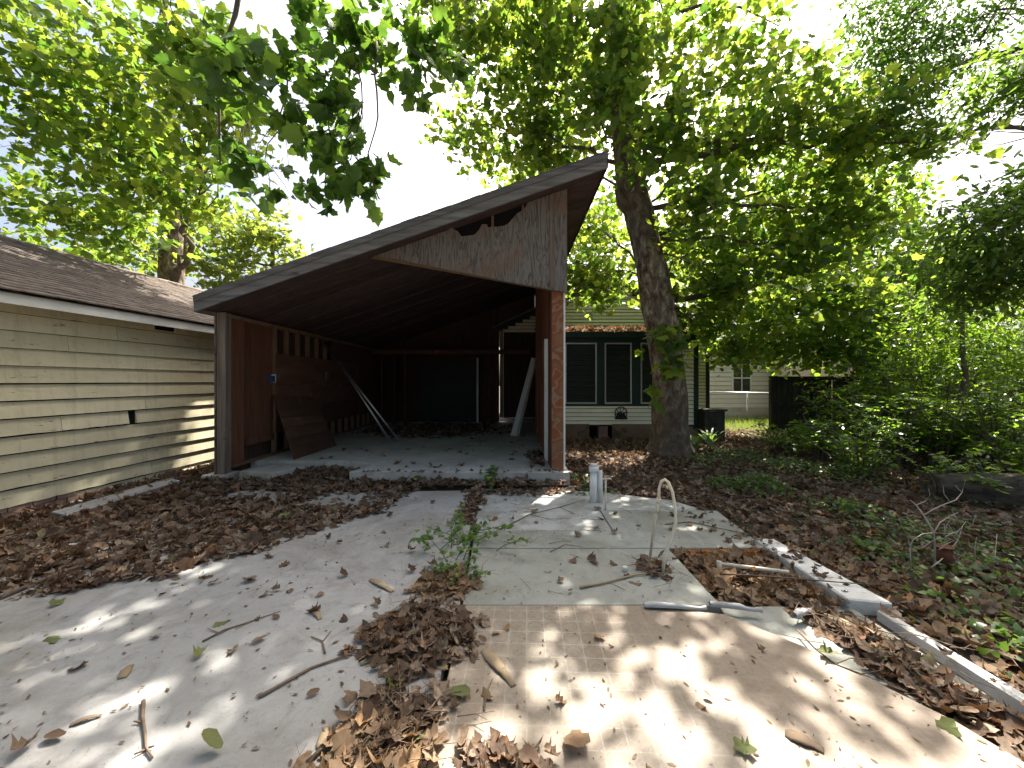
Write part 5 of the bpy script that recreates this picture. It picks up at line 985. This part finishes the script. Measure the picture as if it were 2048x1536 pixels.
def twigs():
    def tw(lab, pp, r, m='twig', z=.0, side=()):
        e = empty('twig', (*G(*pp[0], z), z), lab, 'twig')
        tube('stem', [(*G(a, b, z), z + r + .003 * (i % 2)) for i, (a, b) in enumerate(pp)], [r * (1 - .55 * i / (len(pp) - 1)) for i in range(len(pp))], m, e, 6)
        for s in side: tube('side_shoot', [(*G(a, b, z), z + r * .8 + .006 * i) for i, (a, b) in enumerate(s)], [r * .6 * (1 - .4 * i / (len(s) - 1)) for i in range(len(s))], m, e, 5)
    tw('knobbly upright twig on the pale slab in the near left', [(287, 1405), (285, 1440), (290, 1470), (292, 1500), (305, 1520)], .009, side=[[(285, 1448), (268, 1448)], [(292, 1502), (268, 1515)], [(292, 1500), (308, 1498)]])
    tw('long stick slanting across the pale slab into the leaf heap', [(518, 1398), (560, 1375), (620, 1340), (700, 1312), (790, 1290)], .009, side=[[(600, 1350), (618, 1346)]])
    tw('forked twig with red-brown leaf on the pale slab', [(405, 1285), (450, 1262), (500, 1245), (560, 1225)], .006, side=[[(460, 1258), (430, 1275)], [(500, 1245), (470, 1262)], [(440, 1268), (415, 1260)]])
    tw('long branch lying in the deep brown litter by the slab', [(0, 1200), (120, 1150), (250, 1110), (400, 1070), (560, 1040), (640, 1035)], .016, side=[[(250, 1110), (330, 1055), (380, 1040)], [(400, 1070), (420, 1040)]])
    tw('thin branch arching over the litter toward the carport', [(300, 1095), (420, 1068), (520, 1035), (600, 1000), (640, 985)], .008, side=[[(520, 1035), (560, 1010), (610, 985)]])
    tw('straight thin stick crossing the hole and the kerb', [(1440, 1150), (1530, 1155), (1620, 1162), (1740, 1172)], .008, 'twig', .04)
    tw('long bare twig lying over the greenish slab by the pipe stub', [(1160, 1178), (1210, 1168), (1270, 1152), (1300, 1150)], .01, 'bark_strip')
    tw('y-shaped grey twig on the pale slab above the long stick', [(650, 1308), (645, 1285), (622, 1275)], .006, side=[[(645, 1285), (662, 1265)]])
    tw('tangled fine twigs along the vinyl edge below the curls', [(1595, 1262), (1630, 1300), (1670, 1330), (1720, 1350), (1760, 1365)], .006, side=[[(1630, 1300), (1660, 1300)], [(1670, 1330), (1700, 1320), (1740, 1325)], [(1720, 1350), (1760, 1345)]])
    tw('twig pointing from the leaf debris toward the lower kerb', [(1740, 1290), (1810, 1330), (1880, 1385), (1950, 1440), (2040, 1510)], .006, side=[[(1880, 1385), (1900, 1340)], [(1810, 1330), (1860, 1330)]])
    tw('stick lying over the near leaf pile on the seam', [(615, 1530), (670, 1480), (720, 1460), (760, 1420)], .011, side=[[(720, 1455), (790, 1462), (800, 1455)]])
    tw('short dark twig standing with a leaf on the patterned vinyl', [(968, 1425), (972, 1390), (985, 1360)], .006)
    tw('twigs strewn across the white-painted slab', [(1000, 1060), (1060, 1030), (1120, 1015), (1170, 1000)], .006, side=[[(1060, 1030), (1100, 1040), (1140, 1040)], [(1120, 1015), (1150, 1030)]])
    tw('thin stick reaching from the bent tube to the leafy edge', [(1330, 1050), (1380, 1045), (1450, 1060), (1530, 1075)], .006)
    tw('small twig cluster left of the pipe stub', [(1100, 1105), (1130, 1090), (1165, 1095)], .004)
twigs()

# ------------------------------------------------------------------ weeds and ground cover
def weed(name, lab, base, n, r, h, lsize, m='leaf_weed', z=0.0, ns=8):
    e = empty(name, (*base, z), lab, 'plant'); H = [T_heart()]; P_, N_, F_ = [], [], []
    for k in range(ns):
        a = R.uniform(0, 6.28); rr = r * R.uniform(.3, 1); b = Vector((base[0] + R.normal(0, r * .25), base[1] + R.normal(0, r * .5), z)); pts = [b + Vector((math.cos(a) * rr * t, math.sin(a) * rr * t, h * (1.7 * t - .9 * t * t) * R.uniform(.8, 1.1))) for t in (0, .25, .5, .75, 1)]
        tube('stem', pts, [.004, .0035, .003, .0025, .002], m, e, 5)
        for q in range(n // ns):
            t = R.uniform(.15, 1) * 4; i = min(3, int(t)); p = pts[i].lerp(pts[i + 1], t - i); P_.append(np.array(p) + R.normal(0, .025, 3)); N_.append([R.normal(0, .5), R.normal(0, .5) - .3, 1]); F_.append([R.normal(), R.normal(), -.4])
    p = np.array(P_); p[:, 2] = np.maximum(p[:, 2], z + .02); single_leaves(e, 'leaf', p, frames(np.array(N_), np.array(F_)), lsize * R.uniform(.5, 1.2, len(p)), H, m, 'heart_' + m)
weed('vine_weed', 'leafy green vine sprawling over the seam between the slabs', (-.52, 3.6), 280, .42, .2, .048, ns=22)
weed('vine_weed', 'sunlit young vine shoots at the near end of the seam weeds', (-.42, 2.98), 110, .26, .1, .038, ns=10)
weed('sprout_weed', 'small broad-leaved sprout at the front edge of the carport floor', (-.32, 5.88), 40, .35, .25, .085, ns=6, z=-.02)
weed('sprout_weed', 'tiny sprout growing at the middle of the carport floor edge', (-1.4, 5.9), 8, .06, .16, .06, ns=2, z=-.02)
weed('sprout_weed', 'low weed beside the thick drain pipe and carport corner', (1.25, 5.5), 60, .35, .1, .06, 'leaf_ground', ns=7, z=-.05)
def cover():
    n = 0; Ps, Fs, Ns = [], [], []
    spots = [(G(1520, 985, GZ), .42, .26, 420), (G(1450, 975, GZ), .35, .16, 200), (G(1480, 920, GZ), .7, .2, 420), (G(1580, 945, GZ), .6, .22, 420), (G(1680, 960, GZ), .5, .25, 360), (G(1700, 1030, GZ), .4, .15, 260), (G(1950, 1200, GZ), .6, .14, 180), (G(2000, 1090, GZ), .7, .16, 200), (G(1820, 1080, GZ), .5, .14, 300), (G(2020, 1300, GZ), .35, .12, 120), (G(1750, 1110, GZ), .35, .1, 160), (G(1400, 930, GZ), .5, .16, 200), (G(1620, 900, GZ), .7, .2, 420), (G(1540, 880, GZ), .8, .2, 360), (G(2040, 1180, GZ), .6, .2, 180), (G(1150, 960, GZ), .3, .06, 60)]
    for (c, r, h, k) in spots:
        k = int(k * 1.0); d = R.normal(0, .5, (k, 2)) * r; zz = h * np.exp(-(d ** 2).sum(1) / r ** 2) * R.uniform(.2, 1.1, k); Ps.append(np.c_[c[0] + d[:, 0], c[1] + d[:, 1], GZ + .03 + zz])
    k = 2600; q = scatter([(2.9, 1.0), (2.9, 4.6), (3.6, 8), (5.3, 11), (11, 11), (9.5, 3.5), (4.6, 1.0)], 15); Ps.append(np.c_[q, GZ + .03 + R.uniform(0, .12, len(q))])
    p = np.concatenate(Ps); n = len(p); V, T = cloud(p, frames(np.tile([0, -.2, 1.], (n, 1)) + R.normal(0, .5, (n, 3)), R.normal(size=(n, 3)) * np.array([1, 1, .4])), R.uniform(.025, .06, n), T_heart())
    tag(link('ground_cover', npmesh('ground_cover', V, T, 'leaf_ground')), 'low green creeping plants on the shady ground right of the slab', 'ground cover', kind='stuff')
    n = 7000; p = np.c_[R.uniform(6.3, 13, n), R.uniform(12.2, 17.2, n), np.full(n, GZ)]; V, T = cloud(p, frames(R.normal(size=(n, 3)) * np.array([1, 1, .2]), np.tile([0, 0, 1.], (n, 1)) + R.normal(0, .35, (n, 3))), R.uniform(.06, .2, n), T_lance(.05, 0))
    tag(link('grass', npmesh('grass', V, T, 'grass')), 'bright sunlit grass in the gap before the wire fence', 'grass', kind='stuff')
cover()
